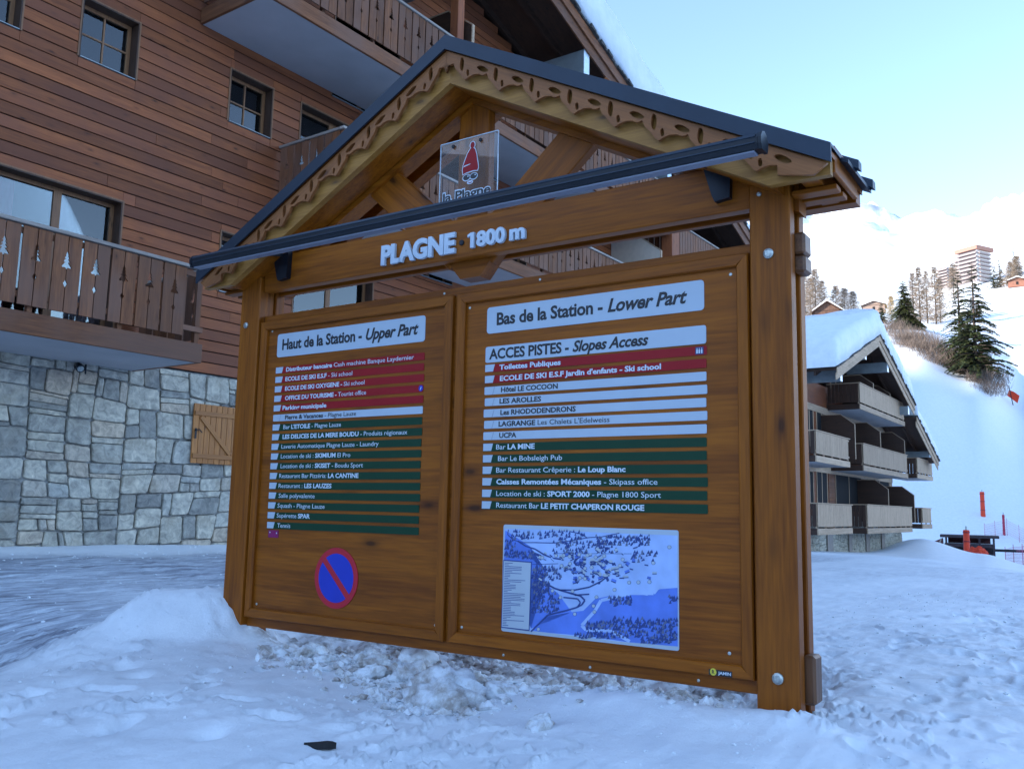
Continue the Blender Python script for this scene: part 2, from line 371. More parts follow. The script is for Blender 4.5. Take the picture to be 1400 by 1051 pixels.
ux = (math.cos(ROT), math.sin(ROT)); wx = (-math.sin(ROT), math.cos(ROT))
def seg(X, Y, a, b):
    ax, ay = a[:2]; bx, by = b[:2]; t = np.clip(((X-ax)*(bx-ax)+(Y-ay)*(by-ay))/((bx-ax)**2+(by-ay)**2), 0, 1)
    return np.hypot(X-ax-t*(bx-ax), Y-ay-t*(by-ay)), t
pr_ = random.Random(77); PRINTS = []
for sx_, sy_, ang, cnt in ((2.0, 3.6, .5, 6), (2.3, 5.0, -1.0, 5), (4.6, .9, .1, 12), (5.2, -.6, .35, 12), (6.5, 2.2, -.5, 9), (8.0, .3, .6, 9), (3.6, .3, .9, 7), (7.5, -1.2, .9, 8), (6.0, 1.2, 2.4, 6), (9.5, 2.4, -.8, 7)):
    for k_ in range(cnt):
        ang += pr_.uniform(-.12, .12); sx_ += .36*math.cos(ang); sy_ += .36*math.sin(ang); o_ = .09*(1 if k_ % 2 else -1)
        PRINTS.append((sx_-o_*math.sin(ang), sy_+o_*math.cos(ang), ang+pr_.uniform(-.2, .2)))
def height(X, Y):
    r = np.hypot(X, Y); th = np.degrees(np.arctan2(Y, X))
    u = (X-P0.x)*ux[0]+(Y-P0.y)*ux[1]; d = (X-P0.x)*wx[0]+(Y-P0.y)*wx[1]
    near = .04+.26*sm(6.5, 12, Y)*sm(26, 9, X)-.012*np.maximum(X-6, 0)-.0002*np.maximum(X-6, 0)**2
    # bank the sign stands in
    front = sm(-2.4, -.25, d)*sm(1.0, .05, d)
    near = near+front*.02*sm(-2.9, -2.2, u)*sm(2.6, 1.6, u)
    near = near-.06*sm(.0, .5, d)*sm(3.0, 1.6, d)*sm(-2.2, -1.6, u)*sm(2.0, 1.6, u)
    near = near-.10*sm(-1.2, -3.4, d)-.17*sm(4.3, 2.8, X)*sm(4.9, 5.9, Y)*sm(10, 7, Y)
    # hollow under the board, gap in the crest, small rise to each post
    near = near-.07*np.exp(-((u-.15)**2/.35+(d+.45)**2/.25))
    near = near+.075*np.exp(-((u-1.25)**2/.30+(d+.22)**2/.05))+.06*np.exp(-((u-1.95)**2/.05+(d+.10)**2/.02))
    near = near-.03*np.exp(-((u+1.2)**2/.5+(d-.2)**2/.4))
    D, t = seg(X, Y, (4.12, 5.50), (3.78, 5.72)); m1 = .35*np.exp(-(D/.36)**2.2)
    D, t = seg(X, Y, (3.80, 5.80), (2.2, 5.75)); m2 = (.27*(1-t)**2.2+.0)*np.exp(-(D/.50)**2)
    D, t = seg(X, Y, (3.9, 5.2), (2.6, 4.6)); m3 = .05*(1-t)*np.exp(-(D/.45)**2)
    near = near+np.maximum(np.maximum(m1, m2), m3)
    # light snow piled at the foot of the wall
    near = near+.09*np.exp(-((Y-11.9)/.35)**2)*sm(26, 20, X)
    foot = sm(6.6, 7.6, Y-.0*X)*sm(11.6, 10.6, Y)*sm(24, 14, X)                        # packed road
    rough = (1-foot)
    n = .030*fbm(X*1.1, Y*1.1, 3, 3)+.012*fbm(X*6, Y*6, 3, 8)*rough+.006*fbm(X*2.2, Y*13, 3, 5)
    rt = sm(1.0, -.5, Y-.10*X)*sm(3.5, 5.5, X)                                      # trampled field to the right
    tr = fbm(X*3.0+.6*fbm(X*2, Y*2, 2, 31), Y*3.0, 4, 21)
    n = n+rt*(.075*np.abs(tr)-.03)+rt*.014*fbm(X*7, Y*9, 3, 41)-rt*.05*sm(.25, .55, fbm(X*2.3, Y*3.1, 3, 43))
    rt2 = sm(2.6, 1.4, Y)*sm(3.2, 5.0, X)
    n = n+rt2*.022*fbm(X*4.2, Y*4.2, 3, 61)
    bk = sm(.12, .5, d)*sm(3.2, 1.2, d)*sm(-2.3, -1.9, u)*sm(2.2, 1.6, u)
    n = n+bk*(.05*fbm(X*4, Y*4, 4, 51)+.06*np.abs(fbm(X*8, Y*8, 3, 57))-.02)
    # crusty, crumbled surface on the ploughed bank
    cr_ = np.abs(fbm(X*5.5+fbm(X*3, Y*3, 2, 81), Y*5.5, 4, 82)); bank = sm(9, 7, r)*(1-foot)
    n = n+bank*(.030*sm(.10, .0, cr_)*sm(-.05, .25, fbm(X*.9, Y*.9, 2, 83))+.010*np.abs(fbm(X*16, Y*16, 3, 84))*sm(-.1, .25, fbm(X*1.4, Y*1.4, 2, 85)))
    n = n+foot*.018*fbm(X*3.2, Y*11, 3, 86)
    # scattered foot holes
    for hx, hy, hr in ((2.95, 4.55, .05), (2.75, 4.1, .05), (2.3, 3.7, .06), (3.1, 4.2, .04), (2.62, 4.66, .07), (1.95, 3.05, .08), (2.5, 3.3, .05), (2.1, 4.4, .09), (3.05, 4.85, .06), (2.75, 1.9, .05), (3.25, 1.15, .06)):
        n = n-.05*np.exp(-(((X-hx)/(hr*1.5))**2+((Y-hy)/hr)**2))
    mk_ = r < 15                                                                     # boot prints, each a sole and a heel with a raised rim
    if mk_.any():
        xs, ys = X[mk_], Y[mk_]; q_ = np.zeros_like(xs)
        for px_, py_, pa in PRINTS:
            dx, dy = xs-px_, ys-py_; a_ = dx*math.cos(pa)+dy*math.sin(pa); b_ = -dx*math.sin(pa)+dy*math.cos(pa)
            d2 = np.minimum(((a_-.05)/.085)**2+(b_/.048)**2, ((a_+.09)/.045)**2+(b_/.038)**2)
            q_ += -.030*np.exp(-d2**2)+.010*np.exp(-(d2-2.2)**2/.8)
        n = n+0; n[mk_] += q_
    near = near+n*sm(60, 25, r)
    far = table(th, r)
    amp = np.clip((r-90)/300, 0, 1)
    far = far+amp*fbm(X/160, Y/160, 5, 11)*np.clip(r*.012, 0, 22)+sm(1300, 2900, r)*(fbm(X/420, Y/420, 6, 12, .62)*110-np.abs(fbm(X/260, Y/260, 5, 14, .6))*150+35)*sm(4500, 3000, r)
    far = far+sm(150, 260, r)*sm(900, 500, r)*fbm(X/30, Y/30, 3, 15)*.8
    far = far+sm(50, 90, r)*sm(400, 200, r)*(fbm(X/13, Y/13, 3, 19)*.9+fbm(X/4.5, Y/9, 3, 20)*.35)
    k = sm(22, 38, r); z = near*(1-k)+far*k
    # unseen ridge added behind and left of the camera, crest shaped to shade the scene
    cph = (X*SX+Y*SY)/np.maximum(r, 1)
    crest = TE*(1500*np.clip(cph, 0, 1)+178)
    rr = np.interp(r, [60, 150, 400, 900, 1500, 2300, 4200], [0, .02, .12, .5, 1, .75, .5])
    ridge = crest*rr*sm(.42, .62, cph)+4
    return np.where(cph > .3, np.maximum(z, ridge*sm(40, 90, r)+z*(1-sm(40, 90, r))), z)
az = np.concatenate([np.arange(-9, 22, .14), np.arange(22, 84, .25), np.arange(84, 351, 3.0)])
rad = [.5]
while rad[-1] < 34: rad.append(rad[-1]*(1.0055 if 2.2 < rad[-1] < 11 else 1.011)+.002)
while rad[-1] < 4300:
    nx = rad[-1]*1.022
    if rad[-1] < 1500 < nx: nx = 1500.
    rad.append(nx)
rad = np.array(rad)
A, Rr = np.meshgrid(np.radians(az), rad); X = Rr*np.cos(A); Y = Rr*np.sin(A)
Z = height(X, Y); na, nr = len(az), len(rad)
co_ = np.stack([X, Y, Z], -1).reshape(-1, 3)
i = np.arange(nr-1)[:, None]; j = np.arange(na)[None, :]; jn = (j+1) % na
q = np.stack([i*na+j, (i+1)*na+j, (i+1)*na+jn, i*na+jn], -1).reshape(-1, 4)
co_ = np.vstack([co_, [[0, 0, float(Z[0].mean())]]]); cen = len(co_)-1
tri = [(cen, jj, (jj+1) % na) for jj in range(na)]
me = bpy.data.meshes.new('snow_ground'); me.vertices.add(len(co_)); me.vertices.foreach_set('co', co_.ravel())
nl = q.size+3*na; me.loops.add(nl); me.loops.foreach_set('vertex_index', np.concatenate([q.ravel(), np.array(tri).ravel()]))
me.polygons.add(len(q)+na); me.polygons.foreach_set('loop_start', np.concatenate([np.arange(len(q))*4, q.size+np.arange(na)*3]))
me.polygons.foreach_set('use_smooth', [True]*(len(q)+na))
me.update(calc_edges=True)
def attr(name, vals):
    a = me.attributes.new(name, 'FLOAT', 'POINT'); a.data.foreach_set('value', np.append(vals.ravel(), 0).astype(np.float32))
U_ = (X-P0.x)*ux[0]+(Y-P0.y)*ux[1]; D_ = (X-P0.x)*wx[0]+(Y-P0.y)*wx[1]
edge = 6.0+.55*np.clip(X-3, -3, 2.0)+.25*fbm(X*1.1, Y*1.1, 4, 71)
attr('road', sm(edge-.15, edge+.25, Y)*sm(11.55, 10.9, Y+.25*fbm(X, Y, 3, 72))*sm(40, 12, X)*.96+.30*sm(4.5, 7, X)*sm(6.9, 5.5, Y)*sm(45, 20, X)*np.clip(.5+1.6*fbm(X*.5, Y*1.1, 4, 73), 0, 1))
attr('dirt', sm(-.1, .25, D_)*sm(2.2, .9, D_)*sm(-2.2, -1.7, U_)*sm(2.4, 1.2, U_)+.35*sm(4.5, 6, X)*sm(14, 8, X)*sm(1.8, .8, Y))
attr('rock', sm(1600, 2300, Rr)+.0*X)
me.materials.append(SNOWG)
g_ = link('snow_ground', me); tag(g_, 'snow covered ground rising to slopes and a mountain ridge', kind='structure')
def gz(x, y): return float(height(np.array([float(x)]), np.array([float(y)]))[0])

# ------------------------------------------------------------------ the information board
B = thing('information_board', 'large varnished pine information board with gabled roof, standing in the snow bank', 'information board', tuple(P0), ROT)
for s in (-1, 1):
    def bx(n, a, b, *r, **k): return box(n, *(sorted((s*a, s*b))), *r, **k)
    bx('post', 1.805, 2.005, 0, .08, -.35, 2.62, honey, B, ch=.006)
    bx('post', 1.825, 1.985, .085, .150, -.35, 2.60, honey, B, ch=.004)
    bx('post', 1.805, 2.005, .155, .235, -.35, 2.62, honey, B, ch=.006)
for z0, z1 in ((2.262, 2.372), (2.17, 2.258), (.135, .355)):
    box('spacer_block', 1.99, 2.05, .088, .205, z0, z1, block_w, B, ch=.012)
box('backing_board', -1.80, 1.80, .050, .070, .162, 2.335, honey, B, ch=.003)
box('tie_beam', -1.803, 1.803, .030, .105, 2.512, 2.765, honey, B, ch=.006)
box('tie_beam', -1.803, 1.803, .178, .225, 2.512, 2.765, honey, B, ch=.006)
box('king_post', -.118, .118, .108, .175, 2.50, 3.66, honey, B, ch=.006)
prism_y('pendant', [(-.20, 2.545), (-.16, 2.509), (-.105, 2.44), (-.075, 2.405), (.075, 2.405), (.105, 2.44), (.16, 2.509), (.20, 2.545)], .106, .22, honey[0], B)
a40 = R(41)
for s in (-1, 1):
    L_ = .62; o = box('strut', -L_, L_, -.034, .034, -.125, .125, honey, B, ch=.006)
    o.location = (s*.55, .140, 2.975); o.rotation_euler = (0, -s*a40, 0)
RIDGE, SL = 3.85, math.atan(.5235)
def half(name, s, t0, t1, n0, n1, y0, y1, mat, ch=0):
    return slope_box(name, t0, t1, n0, n1, y0, y1, 0, RIDGE, -SL, mat, B, ch) if s > 0 else \
        slope_box(name, -t1, -t0, n0, n1, y0, y1, 0, RIDGE, SL, mat, B, ch)
LT = 2.26/math.cos(SL)
for s in (-1, 1):
    M = MB()   # one pitch, cut plumb at the ridge: polygons in x/z
    c_ = math.cos(SL); ta = math.tan(SL)
    def band(y0, y1, v0, v1, u0=0.0, u1=2.26, level=None):
        pts = [(s*u0, RIDGE-v0-ta*u0), (s*u1, RIDGE-v0-ta*u1), (s*u1, RIDGE-v1-ta*u1), (s*u0, RIDGE-v1-ta*u0)]
        if level is not None:
            uu = (RIDGE-v1-level)/ta; pts = [(s*u0, RIDGE-v0-ta*u0), (s*u1, RIDGE-v0-ta*u1), (s*u1, level), (s*uu, level), (s*u0, RIDGE-v1-ta*u0)]
        return pts, y0, y1
    def part(name, mat, *b_): 
        pts, y0, y1 = b_; return prism_y(name, pts, y0, y1, mat, B)
    part('rafter', pale[0], *band(-.150, -.105, .05, .282, 0, 2.24, 2.545))
    part('rafter', honey[0], *band(-.103, .070, .055, .278, 0, 1.98))
    part('rafter', honey[0], *band(.080, .200, .055, .318, 0, 2.03))
    part('rafter', honey[0], *band(.34, .43, .05, .27, 0, 2.24, 2.56))
    part('roof_deck', honey[0], *band(-.198, .44, .022, .048, 0, 2.25))
    # folded metal verge and standing ribs
    M.poly(band(0, 0, -.004, .088)[0], lambda a, b_: (a, -.216, b_), lambda a, b_: (a, -.203, b_))
    M.poly(band(0, 0, -.004, .010)[0], lambda a, b_: (a, -.203, b_), lambda a, b_: (a, -.02, b_))
    M.build('metal_verge', MET, B)
    part('metal_roof_sheet', MET, *band(-.018, .46, -.001, .018, 0, 2.29))
    for y0 in (.10, .40): part('roof_rib', MET, *band(y0, y0+.06, -.045, -.002, 0, 2.31))
    bx2 = lambda n, a, b, *r, **k: box(n, *(sorted((s*a, s*b))), *r, **k)
    bx2('eave_purlin', 2.075, 2.165, -.10, .33, 2.565, 2.655, honey, B, ch=.006)
    bx2('outrigger', 2.009, 2.225, .02, .10, 2.535, 2.56, honey, B, ch=.003)
    bx2('outrigger', 2.009, 2.225, .14, .22, 2.535, 2.56, honey, B, ch=.003)
    bx2('eave_board', 2.228, 2.25, -.10, .33, 2.57, 2.70, honey, B, ch=.003)
# carved fretwork boards (outline with holes, through a filled curve)
def fret(s):
    c = bpy.data.curves.new('f', 'CURVE'); c.dimensions = '2D'; c.fill_mode = 'BOTH'; c.extrude = .010
    L2 = 2.245/math.cos(SL)
    def sp(pts):
        q = c.splines.new('POLY'); q.points.add(len(pts)-1); q.use_cyclic_u = True
        for p, (x, y) in zip(q.points, pts): p.co = (x, y, 0, 1)
    prof = [(0, .213), (.07, .190), (.17, .168), (.30, .156), (.40, .158), (.46, .150), (.50, .140), (.54, .148), (.60, .165), (.70, .176), (.82, .192), (.93, .208)]
    per, t0 = .284, .276-.284
    bot = []
    k = 0
    while True:
        for f, n in prof:
            t = t0+(k+f)*per
            if -.001 < t < L2-.16: bot.append((t, n))
        k += 1
        if t0+k*per > L2: break
    bot.append((L2-.16, .20)); bot.append((L2-.02, .125))
    top = [(0+.085*math.sin(SL), .085), (L2+.02, .085)]
    startn = .205
    outline = [(.082*math.sin(SL), .082), (L2+.035, .082), (L2+.0, .15)]+bot[::-1][1:]+[(startn*math.tan(SL)*1.0, startn)]
    # drop points left of the ridge plumb line
    outline = [p for p in outline if p[0] >= p[1]*math.tan(SL)-.02]
    sp([(p[0], -p[1]) for p in outline])
    def leaf(ct, cn, L, w, an):
        pts = []
        for i in range(14):
            a = 2*math.pi*i/14; x = L*math.cos(a); y = w*math.sin(a)*abs(math.sin(a))**.35+.010*math.sin(math.cos(a)*1.5)
            pts.append((ct+x*math.cos(an)-y*math.sin(an), -(cn+x*math.sin(an)+y*math.cos(an))))
        sp(pts)
    k = 0
    while t0+k*per < L2-.10:
        ct = t0+k*per
        if ct > .15:
            leaf(ct, .168, .016, .016, 0)
            leaf(ct-.072, .130, .044, .017, .75)
        leaf(ct+.098, .122, .047, .0165, -.20) if ct+.05 > .1 and ct+.14 < L2 else None
        k += 1
    o = bpy.data.objects.new('f', c); COL.objects.link(o)
    dg = bpy.context.evaluated_depsgraph_get(); me = bpy.data.meshes.new_from_object(o.evaluated_get(dg))
    bpy.data.objects.remove(o); me.name = 'carved_fascia'
    for v in me.vertices: v.co = (s*v.co.x, v.co.z, v.co.y)
    if s < 0: me.flip_normals()
    me.materials.clear(); me.materials.append(carved[0])
    o = link('carved_fascia', me, B, (0, -.182, RIDGE)); o.rotation_euler = (0, s*SL, 0)
fret(1); fret(-1)
# light rail in front of the gable
M = MB()
prof = [(-.445, 2.640), (-.447, 2.668), (-.43, 2.692), (-.40, 2.703), (-.37, 2.692), (-.353, 2.668), (-.355, 2.640), (-.365, 2.618), (-.435, 2.618)]
M.poly(prof, lambda a, b_: (-2.02, a, b_), lambda a, b_: (2.0, a, b_)); M.build('lamp_housing', BLACK, B)
M = MB(); M.poly([(-.452, 2.642), (-.452, 2.648), (-.446, 2.648), (-.446, 2.642)], lambda a, b_: (-2.0, a, b_), lambda a, b_: (1.99, a, b_))
M.poly([(-.450, 2.672), (-.437, 2.690), (-.433, 2.688), (-.445, 2.668)], lambda a, b_: (-2.0, a, b_), lambda a, b_: (1.99, a, b_)); M.build('housing_trim', MET, B)
box('lamp_diffuser', -2.0, 1.98, -.43, -.37, 2.608, 2.6175, DIFF, B, ch=.003)
for u in (-2.024, 2.003):
    M = MB(); M.poly([(-.40+1.10*(a+.40), 2.66+1.12*(b_-2.66)) for a, b_ in prof], lambda a, b_: (u, a, b_), lambda a, b_: (u+.016, a, b_)); M.build('end_cap', BLACK, B)
for u0, u1 in ((-1.66, -1.52), (1.585, 1.715)):
    w = u1-u0
    prism_y('bracket_plate', [(u0-.02, 2.772), (u1, 2.772), (u1-.005, 2.575), (u0+.045, 2.565), (u0+.03, 2.60)], -.012, .0285, BLUEBLACK, B)
    M = MB(); pts = [(-.01, 2.768), (-.10, 2.755), (-.20, 2.728), (-.29, 2.69), (-.355, 2.665)]
    for i in range(4):
        (a, b_), (c_, d_) = pts[i], pts[i+1]
        M.poly([(a, b_), (c_, d_), (c_, d_-.032), (a, b_-.032)], lambda p, q_: (u0+.02, p, q_), lambda p, q_: (u0+.095, p, q_))
    M.build('bracket_arm', BLUEBLACK, B)
# panels: mitred frames and boards
def moulding(x0, x1, z0, z1):
    w, y0, y1 = .062, .018, .049
    for (a, b_, c_, d_), ax in (((x0, x1, z1, z1-w), 0), ((x0, x1, z0, z0+w), 0), ((x0, z0, z1, x0+w), 1), ((x1, z0, z1, x1-w), 1)):
        if ax == 0:
            pts = [(a, c_), (b_, c_), (b_-w, d_), (a+w, d_)]
        else:
            sgn = 1 if d_ > a else -1
            pts = [(a, b_), (a, c_), (a+sgn*w, c_-w), (a+sgn*w, b_+w)]
        cx = sum(p[0] for p in pts)/4; cz = sum(p[1] for p in pts)/4
        M = MB(); k = 4
        ip = []
        for p in pts:   # chamfered inner lip: front ring pulled in
            ip.append((p[0]+(cx-p[0])*(.0 if ax == 0 else .18), p[1]+(cz-p[1])*(.18 if ax == 0 else .0)))
        P1 = [(p[0]-cx, y1, p[1]-cz) for p in pts]; P2 = [(p[0]-cx, y0+.008, p[1]-cz) for p in pts]; P3 = [(p[0]-cx, y0, p[1]-cz) for p in ip]
        M.v = P1+P2+P3
        for r_ in (0, 4): M.f += [(r_+i, r_+(i+1) % 4, r_+4+(i+1) % 4, r_+4+i) for i in range(4)]
        M.f += [(8, 9, 10, 11)]; M.m = [0]*9
        M.build('panel_moulding', honey[0 if ax == 0 else 2], B, (cx, 0, cz))
for x0, x1 in ((-1.798, -.062), (-.028, 1.788)):
    moulding(x0, x1, .225, 2.285)
    box('panel', x0+.03, x1-.03, .0440, .0495, .255, 2.255, honey[0], B)
for x, z in ((-1.70, 2.215), (-.13, 2.215), (-1.70, .315), (-.135, .31), (.055, 2.195), (1.69, 2.19), (.06, .315), (1.66, .335)):
    disc('screw', x, .044, z, .009, .004, ZINC, B, 8)
for x, z in ((-.15, 2.31), (.55, 2.31), (.35, .19), (1.5, .19), (.9, .185)): disc('screw', x, .050, z, .008, .004, ZINC, B, 8)
for x, z, r_ in ((1.900, 2.256, .026), (1.906, .254, .027), (1.858, 2.565, .012), (-1.933, 2.273, .022), (-1.946, .256, .022)):
    disc('bolt', x, 0, z, r_, .014, ZINC, B, 14)
# raised letters
def letters(s, x0, x1, zb, cap, bold, wide=1.0):
    V, F = text_geo(s, bold, 0, .02, .008, 4); xs = [v[0] for v in V]; a, b_ = min(xs), max(xs); sx = (x1-x0)/(b_-a); sz = cap/CAPH
    cur = 0
    for ch in s:
        adv = xmax(text_geo(s[:s.index(ch)+1]+'|', bold)[0])
    for i, ch in enumerate(s):
        off = (xmax(text_geo(s[:i]+'|', bold)[0])-xmax(text_geo('|', bold)[0])) if i else 0
        vs, fs = text_geo(ch, bold, 0, .02, .008, 4)
        if ch == '1':     # flag of the figure one
            xm_ = min(v[0] for v in vs); zt_ = max(v[1] for v in vs); n_ = len(vs)
            fl = [(xm_+.02, zt_-.002), (xm_+.02, zt_-.17), (xm_-.15, zt_-.22), (xm_-.15, zt_-.10)]
            vs = vs+[(p[0], p[1], .027) for p in fl]+[(p[0], p[1], -.02) for p in fl]
            fs = fs+[tuple(n_+i for i in (0, 1, 2, 3)), tuple(n_+i for i in (7, 6, 5, 4))]+[(n_+i, n_+4+i, n_+4+(i+1) % 4, n_+(i+1) % 4) for i in range(4)]
        cx = x0+(off+sum(v[0] for v in vs)/len(vs)-a)*sx
        mk('letter', [(x0+(v[0]+off-a)*sx-cx, -v[2]*.4, v[1]*sz) for v in vs], fs, LETT, B, (cx, .018, zb))
letters('PLAGNE', -.656, -.05, 2.555, .116, .042)
letters('1800', .069, .325, 2.564, .085, .038)
letters('m', .355, .466, 2.566, .085, .038)
disc('bolt', -.010, .03, 2.608, .018, .012, BLACK, B, 12)
# clear plate with the resort emblem
box('clear_plate', -.185, .256, .012, .018, 2.815, 3.268, ACRY, B)
M = MB(); M.box(-.1875, -.185, .011, .019, 2.815, 3.268); M.box(.256, .2585, .011, .019, 2.815, 3.268); M.box(-.185, .256, .011, .019, 3.268, 3.2705); M.build('plate_edge', EDGE, B)
for u in (-.085, .125):
    disc('standoff', u, .012, 3.235, .012, .01, BLACK, B, 12)
def outline(pts, g):
    cx = sum(p[0] for p in pts)/len(pts); cz = sum(p[1] for p in pts)/len(pts)
    out = []
    for p in pts:
        d = math.hypot(p[0]-cx, p[1]-cz); out.append((p[0]+(p[0]-cx)/d*g, p[1]+(p[1]-cz)/d*g))
    return out
def ell(cx, cz, a, b_, k=20, rot=0):
    return [(cx+a*math.cos(t)*math.cos(rot)-b_*math.sin(t)*math.sin(rot), cz+a*math.cos(t)*math.sin(rot)+b_*math.sin(t)*math.cos(rot)) for t in (2*math.pi*i/k for i in range(k))]
M = MB(); hx = .055
hat = [(hx-.062, 3.068), (hx-.058, 3.095), (hx-.045, 3.125), (hx-.028, 3.165), (hx-.005, 3.195), (hx+.012, 3.200), (hx+.030, 3.185), (hx+.042, 3.15), (hx+.048, 3.115), (hx+.055, 3.085), (hx+.058, 3.062), (hx+.052, 3.045), (hx+.02, 3.050), (hx-.03, 3.045), (hx-.058, 3.038)]
M.flat(outline(hat, .006), .0112, 0); M.flat(hat, .0104, 1)
M.flat(ell(hx+.010, 3.215, .022, .026), .0110, 0); M.flat(ell(hx+.010, 3.215, .017, .021), .0102, 1)
M.flat([(hx-.058, 3.083), (hx-.01, 3.092), (hx+.0, 3.097), (hx-.01, 3.097), (hx-.05, 3.092)], .0098, 0)
for dx in (-.030, .025):
    M.flat(ell(hx+dx, 3.012, .031, .023), .0108, 0); M.flat(ell(hx+dx, 3.013, .026, .018), .0100, 2); M.flat(ell(hx+dx+.012, 3.019, .005, .004), .0096, 0)
M.flat(ell(hx-.002, 2.978, .024, .012), .0110, 0)
M.flat([(hx-.020, 2.984), (hx-.008, 2.972), (hx+.008, 2.972), (hx+.018, 2.984), (hx+.008, 2.978), (hx-.008, 2.978)], .0100, 1)
M.build('emblem', (LETT, RED, INK), B)
lettering('lettering', [('la Plagne', .075, 0, 0)], -.160, .215, 2.880, .062, .0110, (LETT,), B)
lettering('lettering', [('la Plagne', .025, 0, 0)], -.155, .210, 2.883, .056, .0100, (INK,), B)
# sign strips
def rrect(x0, x1, z0, z1, r_, k=4):
    pts = []
    for cx, cz, a0 in ((x1-r_, z1-r_, 0), (x0+r_, z1-r_, 90), (x0+r_, z0+r_, 180), (x1-r_, z0+r_, 270)):
        for i in range(k+1):
            a = R(a0+90*i/k); pts.append((cx+r_*math.cos(a), cz+r_*math.sin(a)))
    return pts
YP = .0435
def plate(x0, x1, z0, z1, mat, r_=.01, name='sign_plate', th=.003):
    return prism_y(name, rrect(x0, x1, z0, z1, r_), YP-th, YP, mat, B)
BO, IT = .030, .28
def on(p, name, runs, x0, x1, zb, cap, mats, res=3):
    o = lettering(name, runs, x0, x1, zb, cap, YP-.0042, mats, None, res=res)
    o.parent = p; o.location = -Vector(p.location); return o
p = plate(-1.637, -.288, 2.020, 2.186, WHITE, .02); on(p, 'lettering', [('Haut de la Station - ', BO, 0, 0), ('Upper Part', BO, IT, 0)], -1.585, -.340, 2.072, .072, (INK,))
p = plate(.187, 1.549, 2.022, 2.181, WHITE, .02); on(p, 'lettering', [('Bas de la Station - ', BO, 0, 0), ('Lower Part', BO, IT, 0)], .258, 1.458, 2.070, .070, (INK,))
p = plate(.182, 1.558, 1.848, 1.943, WHITE, .012); on(p, 'lettering', [('ACCES PISTES - ', BO, 0, 0), ('Slopes Access', BO, IT, 0)], .209, 1.239, 1.868, .058, (INK,))
Lb = [('r', [('Distributeur bancaire ', 1), ('Cash machine Banque Laydernier', 0)], (-1.532, -.37)),
 ('r', [('ECOLE DE SKI E.S.F', 1), (' - Ski school', 0)], (-1.534, -.895)), ('r', [('ECOLE DE SKI OXYGENE -', 1), (' Ski school', 0)], (-1.532, -.782)),
 ('r', [('OFFICE DU TOURISME -', 1), (' Tourist office', 0)], (-1.527, -.764)), ('r', [('Parking municipale', 1)], (-1.546, -1.119)),
 ('w', [('Pierre & Vacances', 1), (' - Plagne Lauze', 0)], (-1.516, -.844)), ('g', [('Bar ', 0), ("L'ETOILE", 1), (' - Plagne Lauze', 0)], (-1.527, -.976)),
 ('g', [('LES DELICES DE LA MERE BOUDU', 1), (' - Produits régionaux', 0)], (-1.529, -.402)), ('g', [('Laverie Automatique Plagne Lauze - Laundry', 0)], (-1.536, -.637)),
 ('g', [('Location de ski : ', 0), ('SKIMIUM', 1), (' El Pro', 0)], (-1.536, -.879)), ('g', [('Location de ski : ', 0), ('SKISET', 1), (' - Boudu Sport', 0)], (-1.533, -.764)),
 ('g', [('Restaurant Bar Pizzéria: ', 0), ('LA CANTINE', 1)], (-1.541, -.799)), ('g', [('Restaurant : ', 0), ('LES LAUZES', 1)], (-1.542, -1.036)),
 ('g', [('Salle polyvalente', 0)], (-1.536, -1.187)), ('g', [('Squash - Plagne Lauze', 0)], (-1.542, -1.09)), ('g', [('Supérette ', 0), ('SPAR', 1)], (-1.544, -1.222)), ('g', [('Tennis', 0)], (-1.534, -1.405))]
Rb = [('r', [('Toilettes Publiques', 1)], (.285, .702)), ('r', [("ECOLE DE SKI E.S.F Jardin d'enfants - Ski school", 1)], (.29, 1.31)), ('w', [('Hôtel LE COCOON', 1)], (.30, .685)),
 ('w', [('LES AROLLES', 1)], (.291, .577)), ('w', [('Les RHODODENDRONS', 1)], (.299, .802)), ('w', [('LAGRANGE', 1), (" Les Chalets L'Edelweiss", 0)], (.288, 1.011)), ('w', [('UCPA', 1)], (.294, .414)),
 ('g', [('Bar ', 0), ('LA MINE', 1)], (.275, .539)), ('g', [('Bar Le Bobsleigh Pub', 0)], (.29, .719)), ('g', [('Bar Restaurant Crêperie : ', 0), ('Le Loup Blanc', 1)], (.279, 1.107)),
 ('g', [('Caisses Remontées Mécaniques', 1), (' - Skipass office', 0)], (.281, 1.289)), ('g', [('Location de ski : ', 0), ('SPORT 2000', 1), (' - Plagne 1800 Sport', 0)], (.283, 1.308)), ('g', [('Restaurant Bar ', 0), ('LE PETIT CHAPERON ROUGE', 1)], (.285, 1.215))]
LBL = {'r': (RED, LETT), 'g': (GREEN, LETT), 'w': (WHITE, INK)}
def bars(rows, x0, x1, ztop, step, dx):
    for i, (k, runs, (a, b_)) in enumerate(rows):
        zt = ztop-step*i; z0 = zt-.0465; j = random.uniform(-.003, .003)
        p = plate(x0+j, x1+j, z0, zt, LBL[k][0], .006)
        on(p, 'lettering', [(s, BO if bo else .002, 0, 0) for s, bo in runs], a, b_, z0+.0105, .0280, (LBL[k][1],), res=2)
        if k != 'w':
            M = MB(); M.flat([(x0+.001, z0+.003), (x0+.001, zt-.001), (x0+dx+.012, zt-.001), (x0+dx, z0+.003)], YP-.0042); o = M.build('white_tab', WHITE, p); o.location = -Vector(p.location)
        else:
            M = MB(); M.flat([(x0+dx, z0+.002), (x0+dx+.002, z0+.002), (x0+dx+.015, zt-.002), (x0+dx+.013, zt-.002)], YP-.0042); o = M.build('tab_line', GREYP, p); o.location = -Vector(p.location)
bars(Lb, -1.637, -.285, 1.949, .0672, .064); bars(Rb, .182, 1.558, 1.8365, .0665, .058)
